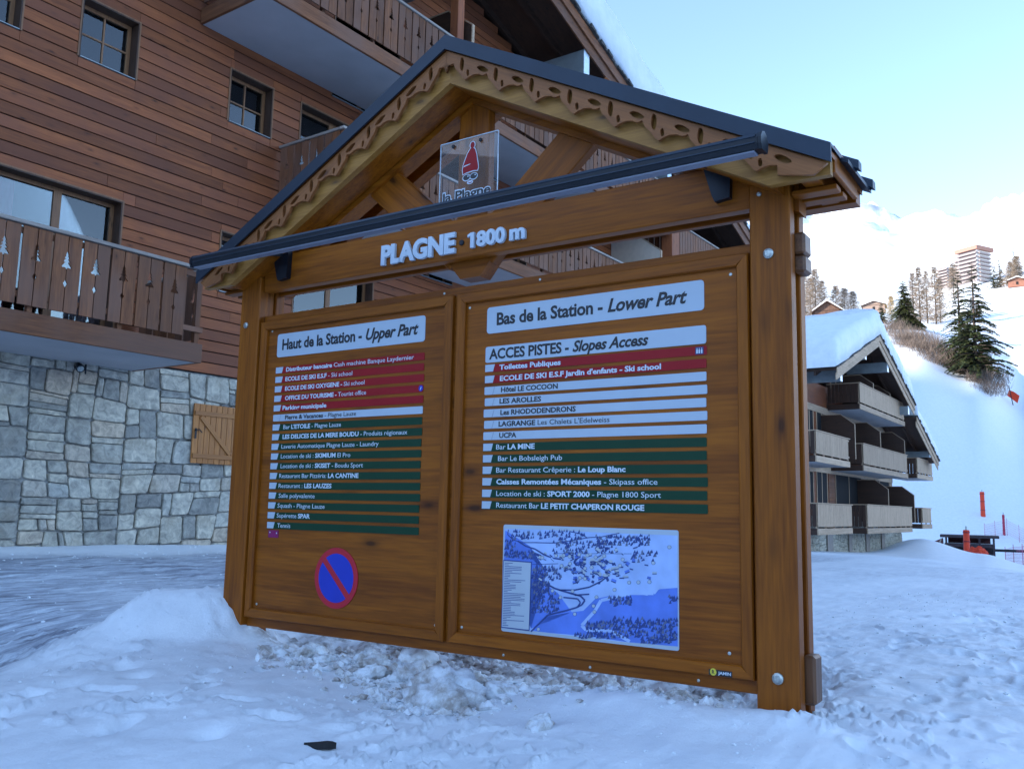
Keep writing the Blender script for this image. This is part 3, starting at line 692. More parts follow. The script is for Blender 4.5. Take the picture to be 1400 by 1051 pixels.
M = MB(); M.flat(ell(-.305, 1.725, .018, .019), YP-.005); M.flat([(-.312, 1.716), (-.303, 1.735), (-.299, 1.733), (-.305, 1.716)], YP-.0056, 1); M.build('tourist_symbol', (NPB, LETT), B)
M = MB(); M.flat(rrect(1.500, 1.545, 1.794, 1.832, .004), YP-.005, 0)
for x in (1.510, 1.522, 1.535): M.flat(rrect(x-.004, x+.004, 1.799, 1.819, .002), YP-.0056, 1); M.flat(ell(x, 1.824, .003, .003, 8), YP-.0056, 1)
M.build('toilet_symbol', (NAVY, LETT), B)
p = plate(-1.620, -1.520, .768, .818, MAG, .003)
M = MB(); M.flat(ell(-1.603, .803, .005, .005, 8), YP-.0042); M.flat(ell(-1.537, .800, .005, .005, 8), YP-.0042); o = M.build('rivet', LETT, p); o.location = -Vector(p.location)
# no parking disc
M = MB(); M.poly(ell(0, 0, .192, .192, 48), lambda a, b_: (a, -.004, b_), lambda a, b_: (a, 0, b_)); p = M.build('no_parking_disc', NPR, B, (-.958, YP, .533))
M = MB()
for a0 in (45, 225):   # two blue half discs either side of the diagonal bar
    h = .020; r_ = .155; a1 = math.degrees(math.asin(h/r_))
    M.flat([(r_*math.cos(R(a)), r_*math.sin(R(a))) for a in np.linspace(a0-90+a1, a0+90-a1, 30)], -.0052)
M.build('blue_field', NPB, p)
# resort map
MX0, MX1, MZ0, MZ1 = .338, 1.403, .320, .908
p = plate(MX0, MX1, MZ0, MZ1, WHITE, .012, 'map_plate')
M = MB(); rnd = random.Random(3)
def mp_(a, b_): return (MX0+(a-85)/1210*(MX1-MX0), MZ1-(b_-(90+(a-85)*.030))/(725+(a-85)*.078)*(MZ1-MZ0))
def mpoly(pts, lay, m_): M.flat([mp_(*q_) for q_ in pts], YP-.0036-.0004*lay, m_)
mpoly([(95, 120), (400, 125), (800, 145), (1288, 162), (1288, 915), (900, 885), (600, 850), (310, 815), (95, 795)], 0, 0)
mpoly([(760, 600), (850, 580), (1000, 560), (1100, 575), (1180, 530), (1288, 520), (1288, 700), (1288, 915), (980, 890), (700, 850), (450, 830), (320, 815), (420, 720), (600, 690), (680, 680)], 1, 1)
mpoly([(100, 130), (290, 240), (310, 330), (420, 420), (320, 440), (310, 800), (600, 690), (500, 560), (310, 440), (95, 330)], 1, 1)
def road(pts, w, m_=2):
    for k in range(len(pts)-1):
        (a, b_), (c_, d_) = pts[k], pts[k+1]; L = math.hypot(c_-a, d_-b_) or 1; nx, ny = -(d_-b_)/L*w, (c_-a)/L*w
        M.flat([mp_(a+nx, b_+ny), mp_(c_+nx, d_+ny), mp_(c_-nx, d_-ny), mp_(a-nx, b_-ny)], YP-.0048, m_)
road([(125, 125), (120, 160), (160, 195), (230, 215), (330, 215), (470, 218), (600, 200), (710, 180), (800, 175), (920, 148)], 3)
road([(580, 138), (660, 155), (700, 180)], 3)
road([(200, 205), (260, 240), (330, 260), (400, 300), (460, 322), (520, 330)], 5)
road([(300, 280), (375, 310)], 9)
road([(310, 365), (500, 360)], 2); road([(480, 290), (1000, 290)], 1.5)
road([(310, 435), (400, 490), (480, 530), (600, 565), (660, 580), (690, 610), (670, 640), (630, 660), (560, 680), (430, 710), (310, 820)], 6)
road([(510, 540), (620, 540), (720, 520), (800, 480), (850, 440)], 5); road([(620, 575), (720, 568)], 5)
road([(540, 590), (640, 600), (660, 625), (640, 655)], 5)
road([(1220, 170), (1215, 450), (1140, 560), (1000, 560), (800, 610), (760, 680), (670, 780), (700, 810), (860, 815), (930, 850), (990, 885)], 11, 0)
def trees(n, x0, x1, y0, y1):
    for _ in range(n):
        a = rnd.uniform(x0, x1); b_ = rnd.uniform(y0, y1); s = rnd.uniform(8, 14)
        M.flat([mp_(a-s*.6, b_+s), mp_(a+s*.9, b_+s*.9), mp_(a+s*.35, b_-s)], YP-.0052-.0001*rnd.random(), 3 if rnd.random() < .75 else 4)
trees(90, 140, 680, 130, 190); trees(50, 100, 180, 190, 320); trees(40, 180, 320, 270, 320); trees(120, 460, 900, 200, 290); trees(110, 760, 1120, 160, 230)
trees(90, 310, 520, 375, 460); trees(80, 315, 440, 480, 560); trees(120, 310, 520, 560, 690); trees(60, 850, 1000, 580, 640); trees(260, 880, 1285, 720, 860); trees(90, 700, 900, 750, 800)
trees(70, 620, 900, 820, 860); trees(30, 1000, 1160, 270, 340); trees(12, 1230, 1285, 570, 620); trees(80, 1060, 1285, 850, 890)
for _ in range(120):
    a = rnd.gauss(760, 190); b_ = 380+rnd.gauss(0, 55)+.03*(a-700)
    if not (330 < a < 1160): continue
    w = rnd.uniform(7, 18); h = rnd.uniform(5, 11); t = rnd.uniform(-.5, .7)
    q4_ = [(a+x*math.cos(t)-y*math.sin(t), b_+x*math.sin(t)+y*math.cos(t)) for x, y in ((-w, -h), (w, -h), (w, h), (-w, h))]
    M.flat([mp_(*z) for z in q4_], YP-.0056, rnd.choice((0, 1, 3, 5, 5)))
    M.flat([mp_(z[0], z[1]+h*.9) for z in q4_[2:]]+[mp_(*q4_[3]), mp_(*q4_[2])], YP-.0057, 3)
for a, b_ in ((385, 318), (485, 305), (540, 303), (582, 310), (648, 297), (706, 302), (762, 315), (820, 306), (815, 368), (943, 330), (925, 372), (1140, 352), (1240, 243), (1115, 482), (1045, 485), (985, 487), (890, 537), (770, 588), (750, 648), (757, 688), (622, 703), (462, 545), (520, 590), (605, 548), (365, 805), (735, 385), (690, 392), (655, 457), (690, 462), (585, 360), (525, 375)):
    M.flat([mp_(a+x, b_+z) for x, z in ell(0, 0, 13, 13, 10)], YP-.0060, 3); M.flat([mp_(a+x, b_+z) for x, z in ell(0, 0, 11, 11, 10)], YP-.0064, 5)
mpoly([(92, 332), (308, 347), (300, 816), (86, 792)], 8, 3); mpoly([(97, 340), (302, 354), (295, 808), (91, 786)], 9, 5)
for k in range(38):
    b_ = 352+k*11.4; w = rnd.choice((30, 45, 60, 90, 130, 160)); x0 = 105-.02*(b_-350)
    mpoly([(x0, b_), (x0+w, b_+w*.05), (x0+w, b_+w*.05+4), (x0, b_+4)], 10, 2)
o = M.build('map_print', (MAPBG, MAPMID, MAPDK, MAPDK, GREYP, WHITE), p); o.location = -Vector(p.location); o['kind'] = 'stuff'
# maker's sticker
M = MB(); M.flat(rrect(1.565, 1.682, .229, .257, .004), .0172, 0); M.flat(ell(1.588, .245, .016, .017, 16), .0168, 1); M.build('maker_sticker', (INK, YEL), B)
lettering('lettering', [('R', .03, 0, 0)], 1.581, 1.595, .237, .017, .0164, (INK,), B)
lettering('lettering', [('JAMIN', .03, 0, 0)], 1.612, 1.676, .237, .013, .0166, (LETT,), B)

# ------------------------------------------------------------------ the timber chalet on the left
YW, YB = 12.0, 10.4
C1 = thing('apartment_chalet', 'big brown timber apartment chalet with stone ground floor and tree cut-out balconies behind the board', 'building', (12, YW, gz(12, 11.5)))
OFF = Vector(C1.location)
def cpar(o): o.location = Vector(o.location)-OFF; return o
def cbox(name, x0, x1, y0, y1, z0, z1, mat, **k): return cpar(box(name, x0, x1, y0, y1, z0, z1, mat, C1, **k))
def sub(o, parent):       # world coordinates -> child of a part of the chalet
    w = Vector(parent.location)+(OFF if parent.parent is C1 else Vector((0, 0, 0))); o.location = Vector(o.location)-w; return o
WIN = [(4.45, 5.33, 7.21, 8.12), (6.14, 7.02, 7.21, 8.12), (8.68, 9.56, 7.21, 8.12), (10.20, 12.00, 5.72, 8.13), (3.60, 6.98, 3.14, 5.31), (8.70, 9.35, 4.35, 5.34), (10.25, 12.2, 3.14, 5.36),
       (13.4, 14.6, 5.72, 8.1), (15.6, 17.4, 5.72, 8.1), (18.6, 20.4, 5.72, 8.1), (10.9, 12.7, 8.55, 10.9), (14.0, 16.2, 8.55, 10.9), (17.6, 19.6, 8.55, 10.9)]
def cut(x0, x1, z0, z1, wins=WIN):
    """rectangles of the band x0..x1, z0..z1 left over round the openings"""
    out = []; xs = sorted({x0, x1}|{min(max(w[i], x0), x1) for w in wins for i in (0, 1) if w[2] < z1 and w[3] > z0})
    for a, b_ in zip(xs, xs[1:]):
        if b_-a < 1e-3: continue
        hit = [w for w in wins if w[0] < (a+b_)/2 < w[1] and w[2] < z1-1e-4 and w[3] > z0+1e-4]
        zz = [(z0, z1)]
        for w in hit:
            nz = []
            for p_, q_ in zz:
                if w[2] > p_+.004: nz.append((p_, min(q_, w[2])))
                if w[3] < q_-.004: nz.append((max(p_, w[3]), q_))
            zz = nz if nz or not zz else []
        for p_, q_ in zz:
            if q_-p_ > .004: out.append([a, b_, p_, q_])
    # merge neighbours of the same height
    mer = []
    for r_ in out:
        if mer and abs(mer[-1][1]-r_[0]) < 1e-6 and mer[-1][2:] == r_[2:]: mer[-1][1] = r_[1]
        else: mer.append(r_)
    return mer
XR = 22.6
def roofline(x): return 13.05-.31*abs(x-15)
M = MB()
lev = sorted({3.0, 9.4, *[w[2] for w in WIN], *[w[3] for w in WIN]}); lev = [l for l in lev if l >= 3.0]
for a, b_ in zip(lev, lev[1:]):
    for r_ in cut(-4 if b_ <= 8.4 else 7.2, XR, a, b_): M.box(r_[0], r_[1], YW+.02, YW+.12, r_[2], r_[3])
M.box(-4, XR, YW+.12, YW+.2, -.8, 3.0)
M.poly([(7.2, 10.9), (XR, 10.9), (XR, roofline(XR)-.6), (15, roofline(15)-.6), (7.4, roofline(7.4)-.6)], lambda a, b_: (a, YW+.02, b_), lambda a, b_: (a, YW+.12, b_))
M.box(-4, XR, YW+1.6, YW+1.7, 2.5, 11); M.box(XR-.1, XR, YW+.12, YW+12, -.8, 10.4); M.box(-4, -3.9, YW+.12, YW+12, -.8, 8.4); M.box(-4, XR, YW+12, YW+12.1, -.8, 10)
core = cpar(M.build('wall_core', VOID, C1))
ROWH = .1765; rows = []
z = 3.0; k = 0
while z < 12.6:
    xa = -1.0 if z < 8.5 else max(7.3, 15-(13.05-.55-z)/.31); xb = min(XR, 15+(13.05-.55-z)/.31) if z > 10 else XR
    if xb-xa > .4:
        rr_ = random.Random(k); joints = [xa]; x = xa+rr_.uniform(2.5, 5.5)
        while x < xb-1.5: joints.append(x); x += rr_.choice((3.9, 4.9, 5.6, 6.4))
        joints.append(xb)
        for a, b_ in zip(joints, joints[1:]):
            for r_ in cut(a, b_, z, z+ROWH): rows.append(r_)
    z += ROWH; k += 1
rows.sort(key=lambda r_: -(r_[1]-r_[0])*(r_[3]-r_[2])/(1+max(0, (r_[0]+r_[1])/2-9)))
cladp = cpar(box('cladding', -1, XR, YW+.012, YW+.0195, 2.99, 3.0, VOID, C1))
stuff = MB()
for n, (a, b_, z0, z1) in enumerate(rows):
    dy = random.uniform(-.004, .004)
    if n < 290:
        g = .010 if z1-z0 > .1 else 0
        sub(box('plank', a+.0015, b_-.0015, YW-.012+dy, YW+.011+dy, z0+g*.5, z1-g, clad, cladp, ch=.004), cladp)
    else: stuff.box(a+.0015, b_-.0015, YW-.012+dy, YW+.011+dy, z0+.004, z1-.007)
if stuff.v:
    o = stuff.build('plank_remainder', clad[0], cladp); sub(o, cladp); o['kind'] = 'stuff'
def curtain(x0, x1, y, z0, z1, mat, parent):
    n = int((x1-x0)/.025)+1; V = []; F = []
    for i in range(n+1):
        x = x0+(x1-x0)*i/n; yy = y+.022*math.sin(i*1.05)+.008*math.sin(i*.37); V += [(x, yy, z0), (x, yy, z1)]
        if i: F.append((2*i-2, 2*i-1, 2*i+1, 2*i))
    o = mk('curtain', V, F, mat, parent, smooth=True); return sub(o, parent)
def window(x0, x1, z0, z1, cols=2, rws=2, sash=1, cur=None, dep=.24):
    f = MB(); t = .018; yo = YW-.020
    f.box(x0, x0+t, yo, YW+dep, z0, z1, 1); f.box(x1-t, x1, yo, YW+dep, z0, z1, 1); f.box(x0+t, x1-t, yo, YW+dep, z1-t, z1, 1); f.box(x0+t, x1-t, yo-.012, YW+dep, z0, z0+.012, 2)
    # outer trim
    f.box(x0-.022, x0, yo-.004, YW+.02, z0, z1, 0); f.box(x1, x1+.022, yo-.004, YW+.02, z0, z1, 0); f.box(x0-.022, x1+.022, yo-.004, YW+.02, z1, z1+.022, 0)
    root = cpar(f.build('window', (frame_w[2], dark[2], PURL), C1)); X0, X1, Z0, Z1 = x0+t, x1-t, z0+.012, z1-t; yf = YW+dep-.07
    sw = (X1-X0)/sash
    for s in range(sash):
        a, b_ = X0+s*sw, X0+(s+1)*sw; fw_ = .055; g = MB()
        for q_ in ((a, a+fw_, Z0, Z1), (b_-fw_, b_, Z0, Z1), (a+fw_, b_-fw_, Z0, Z0+fw_), (a+fw_, b_-fw_, Z1-fw_, Z1)): g.box(q_[0], q_[1], yf, yf+.05, q_[2], q_[3])
        for c_ in range(1, cols): xm = a+fw_+(b_-a-2*fw_)*c_/cols; g.box(xm-.012, xm+.012, yf+.003, yf+.04, Z0+fw_, Z1-fw_)
        for c_ in range(1, rws): zm = Z0+fw_+(Z1-Z0-2*fw_)*c_/rws; g.box(a+fw_, b_-fw_, yf+.005, yf+.038, zm-.012, zm+.012)
        sub(g.build('window_sash', frame_w[2], root), root)
        sub(box('pane', a+fw_-.005, b_-fw_+.005, yf+.020, yf+.026, Z0+fw_-.005, Z1-fw_+.005, GLASS, root), root)
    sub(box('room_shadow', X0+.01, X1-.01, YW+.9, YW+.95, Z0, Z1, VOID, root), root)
    if cur:
        for a, b_, mt in cur: curtain(a, b_, yf+.12, Z0, Z1, mt, root)
    return root
window(*WIN[0]); window(*WIN[1], cur=[(6.34, 6.42, CURT)]); window(*WIN[2], cur=[(8.75, 9.0, CURT)]); window(*WIN[3], 1, 1, 2)
window(*WIN[4], 1, 1, 4, cur=[(4.3, 5.2, CURT), (5.25, 5.6, CURTR), (6.1, 6.95, CURT)]); window(*WIN[5], 1, 2); window(*WIN[6], 1, 1, 2)
for w in WIN[7:]: window(*w, 1, 1, 2, cur=[(w[0]+.1, w[0]+.5, CURT)] if w[0] < 15 else None)
# stone base: irregular rubble split out of rectangles
def lerp(p, q_, t): return (p[0]+(q_[0]-p[0])*t, p[1]+(q_[1]-p[1])*t)
def area(P): return abs(sum(P[i][0]*P[(i+1) % 4][1]-P[(i+1) % 4][0]*P[i][1] for i in range(4)))/2
def split(x0, x1, z0, z1, d, out, rn): qsplit([(x0, z0), (x1, z0), (x1, z1), (x0, z1)], out, rn)
def qsplit(P, out, rn):      # slanting cuts through quadrilaterals
    w = (abs(P[1][0]-P[0][0])+abs(P[2][0]-P[3][0]))/2; h = (abs(P[3][1]-P[0][1])+abs(P[2][1]-P[1][1]))/2
    big = w > .56 or h > .42
    if not big:
        A_ = w*h
        if A_ < .03 or min(w, h) < .11 or rn.random() < (.80 if A_ < .085 else .55): out.append(P); return
        t = rn.choice((.22, .28, .74, .8)) if rn.random() < .6 else rn.uniform(.4, .6)
    else: t = rn.uniform(.34, .66)
    j = rn.uniform(-.045, .045)
    if (w/h if big else rn.uniform(.4, 1.4)) > rn.uniform(.9, 1.5):
        a, b_ = lerp(P[0], P[1], t+j), lerp(P[3], P[2], t-j); qsplit([P[0], a, b_, P[3]], out, rn); qsplit([a, P[1], P[2], b_], out, rn)
    else:
        a, b_ = lerp(P[0], P[3], t+j*.7), lerp(P[1], P[2], t-j*.7); qsplit([P[0], P[1], b_, a], out, rn); qsplit([a, b_, P[2], P[3]], out, rn)
def stone_geo(P, rn, dep=.05):
    cx = sum(p[0] for p in P)/4; cz = sum(p[1] for p in P)/4; g = rn.uniform(.002, .006)
    Q = []
    for p in P:
        d = math.hypot(p[0]-cx, p[1]-cz); k = 1-(g*1.5+rn.uniform(0, .014))/d; Q.append(((p[0]-cx)*k, (p[1]-cz)*k))
    base = []
    for i in range(4):
        for t in (.09, .36, .64, .91):
            q_ = lerp(Q[i], Q[(i+1) % 4], t); L = math.hypot(*q_) or 1; e = rn.uniform(-.006, .004); base.append((q_[0]*(1+e/L), q_[1]*(1+e/L)))
    n = len(base); fd = dep*rn.uniform(.7, 1.2); R_ = math.sqrt(area(P)); s_ = min(.020/R_, .2); tx, tz = rn.uniform(-.03, .03), rn.uniform(-.05, .05)
    V = [(p[0], 0, p[1]) for p in base]+[(p[0], -fd*.75, p[1]) for p in base]+[(p[0]*(1-s_), -fd+rn.uniform(-.005, .004)+p[0]*tx+p[1]*tz, p[1]*(1-s_)) for p in base]
    V += [(p[0]*.5, -fd+rn.uniform(-.010, .002)+p[0]*tx*.5+p[1]*tz*.5, p[1]*.5) for p in base[::2]]+[(0, -fd+rn.uniform(-.010, .002), 0)]
    F = []
    for r_ in (0, 1): F += [(r_*n+i, (r_+1)*n+i, (r_+1)*n+(i+1) % n, r_*n+(i+1) % n) for i in range(n)]
    m_ = n//2
    for i in range(m_):
        a, b_, c_ = 2*n+2*i, 2*n+2*i+1, 2*n+(2*i+2) % n; F += [(a, 3*n+i, b_), (b_, 3*n+i, 3*n+(i+1) % m_, c_), (3*n+i, 3*n+m_, 3*n+(i+1) % m_)]
    return V, F, cx, cz
sw_ = cpar(box('stone_wall', -4, XR, YW+.03, YW+.115, -.8, 2.985, MORT, C1))
rn = random.Random(11); st = []
split(4.6, 7.3, .15, 2.97, 0, st, rn); split(7.3, 9.9, .15, 2.97, 0, st, rn)
rest = []; split(-1.5, 4.6, .15, 2.97, 0, rest, rn); split(9.9, 14.5, .15, 2.97, 0, rest, rn)
st.sort(key=lambda P: -area(P)); rest += st[297:]; st = st[:297]
for P in st:
    V, F, cx, cz = stone_geo(P, rn); o = mk('stone', V, F, STONE, sw_, (cx, YW+.028, cz)); sub(o, sw_)
V = []; F = []
for P in rest:
    v, f, cx, cz = stone_geo(P, rn); n = len(V); V += [(p[0]+cx, p[1]+YW+.028, p[2]+cz) for p in v]; F += [tuple(n+i for i in q_) for q_ in f]
o = sub(mk('stone_remainder', V, F, STONE, sw_), sw_); o['kind'] = 'stuff'
# open shutter, its frame, and the wall spotlight
sh = cpar(box('shutter', 8.385, 9.20, YW-.055, YW-.050, 1.60, 2.49, shut, C1))
for i in range(8):
    a = 8.38+i*.1035; sub(box('board', a, a+.0985, YW-.078, YW-.056, 1.585, 2.505, shut, sh, ch=.004), sh)
for zz in (1.70, 2.36): sub(box('ledge', 8.39, 9.19, YW-.100, YW-.079, zz-.035, zz+.035, shut, sh, ch=.003), sh)
L_ = math.hypot(.60, .58); o = box('brace', -L_/2+.02, L_/2-.02, -.010, .010, -.035, .035, shut, sh, ch=.003); o.location = (8.79, YW-.0895, 2.03); o.rotation_euler = (0, math.atan2(.58, .60), 0); sub(o, sh)
M = MB(); M.tube([(8.40, YW-.112, 2.09), (8.47, YW-.12, 2.10), (8.52, YW-.115, 2.06)], [.012, .010, .008]); M.box(8.40, 8.43, YW-.108, YW-.1, 1.96, 2.12); sub(M.build('latch', BLACK, sh), sh)
M = MB(); M.box(9.20, 9.30, YW-.045, YW+.02, 1.42, 2.66); M.box(9.25, 9.9, YW-.045, YW+.02, 2.58, 2.66); cpar(M.build('shutter_frame', shut[2], C1))
M = MB(); M.tube([(6.50, YW-.01, 2.80), (6.50, YW-.08, 2.80)], [.02, .02], 8); M.tube([(6.50, YW-.06, 2.84), (6.49, YW-.12, 2.80), (6.48, YW-.17, 2.765)], [.028, .05, .058], 14); M.box(6.62, 6.64, YW-.035, YW-.02, 2.72, 2.86)
cpar(M.build('spotlight', BLACK, C1)); M = MB(); M.tube([(6.482, YW-.165, 2.768), (6.480, YW-.176, 2.76)], [.050, .040], 14); cpar(M.build('spotlight_lens', ZINC, C1))
# balconies
PK = {}
def picket_mesh(w, h, side, mat, th=.022):
    key = (w, h, side, mat.name)
    if key not in PK:
        prof = [(.80, 0), (.752, .018), (.748, .007), (.708, .028), (.704, .010), (.662, .038), (.658, .013), (.598, .056), (.582, .046), (.588, .010), (.572, .005), (.572, 0), (.42, 0), (.375, .022), (.33, 0)]
        pts = [(0, 0), (0, h), (w, h)]+[(w-dx, f*h) for f, dx in prof]+[(w, 0)]
        if side < 0: pts = [(w-x, z_) for x, z_ in pts][::-1]
        pts = [(x-w/2, z_-h/2) for x, z_ in pts]
        M = MB(); M.poly(pts, lambda a, b_: (a, -th/2, b_), lambda a, b_: (a, th/2, b_)); o = M.build('picket', mat); PK[key] = o.data; bpy.data.objects.remove(o)
    return PK[key]
def balcony(X0, X1, zb, zt, left=True, mat=rail, side=None, top=silver, yb=YB, yw=YW, joined=False, par=None, per=.365):
    par = par or C1; off = Vector(par.location)
    M = MB(); M.box(X0+.05, X1-.05, yb+.06, yw-.025, zb+.004, zb+.20, 0)
    slab = M.build('balcony', CONC, par); slab.location = -off
    side = side or mat
    b_ = lambda n, *a, **k: box(n, *a, slab, **k)
    b_('edge_beam', X0, X1, yb, yb+.055, zb, zb+.26, mat, ch=.006)
    for x in (X0, X1-.055): b_('edge_beam', x, x+.055, yb+.058, yw-.025, zb, zb+.26, side, ch=.006)
    b_('handrail', X0-.02, X1+.02, yb-.03, yb+.07, zt, zt+.045, top, ch=.006)
    for x in (X0-.015, X1-.055): b_('handrail', x, x+.07, yb+.073, yw-.03, zt, zt+.045, top, ch=.006)
    b_('lower_rail', X0, X1, yb+.024, yb+.055, zb+.42, zb+.49, mat); b_('upper_rail', X0, X1, yb+.024, yb+.055, zt-.10, zt-.03, mat)
    n = max(1, int((X1-X0-.12)/1.1)); 
    for i in range(n+1):
        x = X0+.03+(X1-X0-.13)*i/n; b_('rail_post', x, x+.06, yb+.057, yb+.12, zb+.262, zt, mat)
    z0, z1 = zb+.335, zt-.012; h = round(z1-z0, 3); w = per/2-.022
    x = X0+.012; mt = mat[2]; k = 0
    if joined:
        M = MB(); 
        while x+per < X1+.02: M.box(x, x+w, yb-.002, yb+.020, z0, z1); M.box(x+per/2, x+per/2+w, yb-.002, yb+.020, z0, z1); x += per
        o = M.build('pickets', mt, slab); o['kind'] = 'stuff'; M = MB()
        y = yb+.08
        while y < yw-.2: M.box(X0-.002, X0+.020, y, y+w, z0, z1); M.box(X1-.02, X1+.002, y, y+w, z0, z1); y += per/2
        o = M.build('side_pickets', side[2], slab); o['kind'] = 'stuff'
    else:
        while x+per < X1+.03:
            for s, xx in ((1, x+w/2), (-1, x+w/2+w+.012)):
                link('picket', picket_mesh(round(w, 3), h, s, mt), slab, (xx, yb+.010, (z0+z1)/2))
            x += per; k += 1
        y = yb+.09
        while y+per < yw:
            for xx in (X0+.010, X1-.010):
                for s, yy in ((1, y+w/2), (-1, y+w/2+w+.012)): link('picket', picket_mesh(round(w, 3), h, s, mt), slab, (xx, yy, (z0+z1)/2), (0, 0, math.pi/2))
            y += per
    return slab
balcony(-.6, 7.37, 2.86, 4.13); balcony(9.75, 21.95, 5.80, 7.10); balcony(8.03, 22.1, 8.60, 9.92); 
balcony(22.75, 29.2, 7.75, 9.05, joined=True)
# separating screens between flats
def screen(x, zb, zt, y1=YB+.05, mat=dark, th=.05, par=None, yw=YW):
    par = par or C1
    o = prism_x('screen', [(yw-.03, zb), (yw-.03, zt), (y1+.62, zt), (y1, zt-.48), (y1, zb)], x, x+th, mat[1], par); o.location = Vector(o.location)-Vector(par.location)
    M = MB(); M.poly([(y1+.61, zt+.002), (y1+.62, zt+.03), (yw-.03, zt+.03), (yw-.03, zt+.002)], lambda a, b_: (x-.01, a, b_), lambda a, b_: (x+th+.01, a, b_))
    M.poly([(y1-.02, zt-.48), (y1+.61, zt+.002), (y1+.62, zt+.03), (y1-.03, zt-.46)], lambda a, b_: (x-.01, a, b_), lambda a, b_: (x+th+.01, a, b_))
    M.poly([(y1-.003, zb), (y1-.003, zt-.48), (y1-.03, zt-.46), (y1-.03, zb)], lambda a, b_: (x-.01, a, b_), lambda a, b_: (x+th+.01, a, b_))
    q_ = M.build('screen_capping', bleach_lit[1], par); q_.location = -Vector(par.location)
screen(13.0, 6.06, 8.45); screen(21.6, 6.06, 8.5, mat=[PLAST]*3); screen(16.9, 8.86, 11.0); screen(13.1, 8.86, 11.0)
cbox('corner_post', 12.75, 12.95, YB+.12, YB+.32, 8.86, 12.2, mat=clad, ch=.01) ; cbox('corner_post', 22.2, 22.7, YB-.02, YB+.3, 6.4, 9.9, mat=clad, ch=.01)
# roof of the left chalet: two pitches, verge boards, tiles, purlins, snow
def pitch(par, ax, az, ex, ez, yv, yk, name='roof', brd=bleach_lit, under=dark, tiles=True):
    """one roof pitch from apex (ax,az) to eave (ex,ez), verge at y = yv, running back to yk"""
    L = MB(); s = 1 if ex > ax else -1
    def q4(v0, v1): return [(ax, az-v0), (ex, ez-v0), (ex, ez-v1), (ax, az-v1)]
    L.poly(q4(.14, .26), lambda a, b_: (a, yv+.04, b_), lambda a, b_: (a, yk, b_), 0)
    o = L.build(name, under[0], par); o.location = -Vector(par.location)
    for v0, v1, y0, y1 in ((.12, .40, yv, yv+.038), (.385, .68, yv+.05, yv+.09)):
        M = MB(); M.poly(q4(v0, v1), lambda a, b_: (a, y0, b_), lambda a, b_: (a, y1, b_)); q_ = M.build('verge_board', brd[0], par); q_.location = -Vector(par.location)
    n = int((yk-yv)/1.0)
    for i in range(1, min(n, 5)):
        y = yv+i*.9; M = MB(); M.poly(q4(.262, .44), lambda a, b_: (a, y, b_), lambda a, b_: (a, y+.09, b_)); q_ = M.build('rafter', under[0], par); q_.location = -Vector(par.location)
    M = MB(); k = int(abs(ex-ax)/.17); rn_ = random.Random(5)
    for i in range(k):
        x0 = ax+(ex-ax)*i/k; x1 = ax+(ex-ax)*(i+1)/k; za = az+(ez-az)*i/k; zb_ = az+(ez-az)*(i+1)/k; y0 = yv-.05+rn_.uniform(-.04, .03); t = rn_.uniform(.03, .06)
        M.poly([(x0, za-.139), (x1+s*.05, zb_-.139), (x1+s*.05, zb_-.139+t), (x0, za-.139+t*1.7)], lambda a, b_: (a, y0, b_), lambda a, b_: (a, yv+.7, b_))
    q_ = M.build('tile_edge', TILE, par); q_.location = -Vector(par.location); q_['kind'] = 'stuff'
def snow_slab(par, ax, az, ex, ez, yv, yk, th, seed=0, lip=.05, nx=40, ny=60, ridge_round=True, name='roof_snow'):
    s = 1 if ex > ax else -1
    U = np.linspace(0, 1, nx); V_ = np.linspace(0, 1, ny)**1.6; uu, vv = np.meshgrid(U, V_, indexing='ij')
    Xs = ax+(ex-ax)*uu+s*lip*uu; Ys = yv+(yk-yv)*vv; Zb = az+(ez-az)*uu-.06
    e = np.minimum(1, ((1-uu)*abs(ex-ax)/.5)); f_ = np.minimum(1, (Ys-yv)/.22)
    prof = np.sqrt(np.clip(1-(1-e)**2, 0, 1))*np.sqrt(np.clip(1-(1-f_)**2.4, 0, 1))
    T = th*(prof*.85+.15*(prof > 0))*(1+.12*fbm(Xs*.6, Ys*.6, 3, seed))+.02*fbm(Xs*3, Ys*3, 2, seed)
    T = np.maximum(T, .02); yy = Ys-.10*np.sin(np.clip(1-f_, 0, 1)*1.5)*(fbm(Xs*.9, Ys*0, 2, seed+3)*.8+.8)
    top = np.stack([Xs, yy, Zb+T], -1); bot_ = np.stack([Xs, Ys, Zb], -1)
    Vv = np.vstack([top.reshape(-1, 3), bot_.reshape(-1, 3)]); n = nx*ny; F = []
    for a in range(nx-1):
        for b_ in range(ny-1):
            i0 = a*ny+b_; F.append((i0, i0+ny, i0+ny+1, i0+1)); F.append((n+i0, n+i0+1, n+i0+ny+1, n+i0+ny))
    for b_ in range(ny-1):
        i0 = (nx-1)*ny+b_; F.append((i0, n+i0, n+i0+1, i0+1)); i0 = b_; F.append((i0, i0+1, n+i0+1, n+i0))
    for a in range(nx-1):
        i0 = a*ny; F.append((i0, n+i0, n+i0+ny, i0+ny)); i0 = a*ny+ny-1; F.append((i0, i0+ny, n+i0+ny, n+i0))
    o = mk(name, Vv-np.array(par.location), F, SNOWR, par, smooth=True); return o
AZ1 = 13.20
pitch(C1, 15, AZ1, 23.1, AZ1-.3116*8.1, 10.2, 24, brd=rail); pitch(C1, 15, AZ1, 6.9, AZ1-.3116*8.1, 10.2, 24, brd=rail)
snow_slab(C1, 15, AZ1, 23.6, AZ1-.3116*8.6, 10.16, 23.8, 1.45, 3); snow_slab(C1, 15, AZ1, 6.7, AZ1-.3116*8.3, 10.16, 23.8, 1.4, 4)
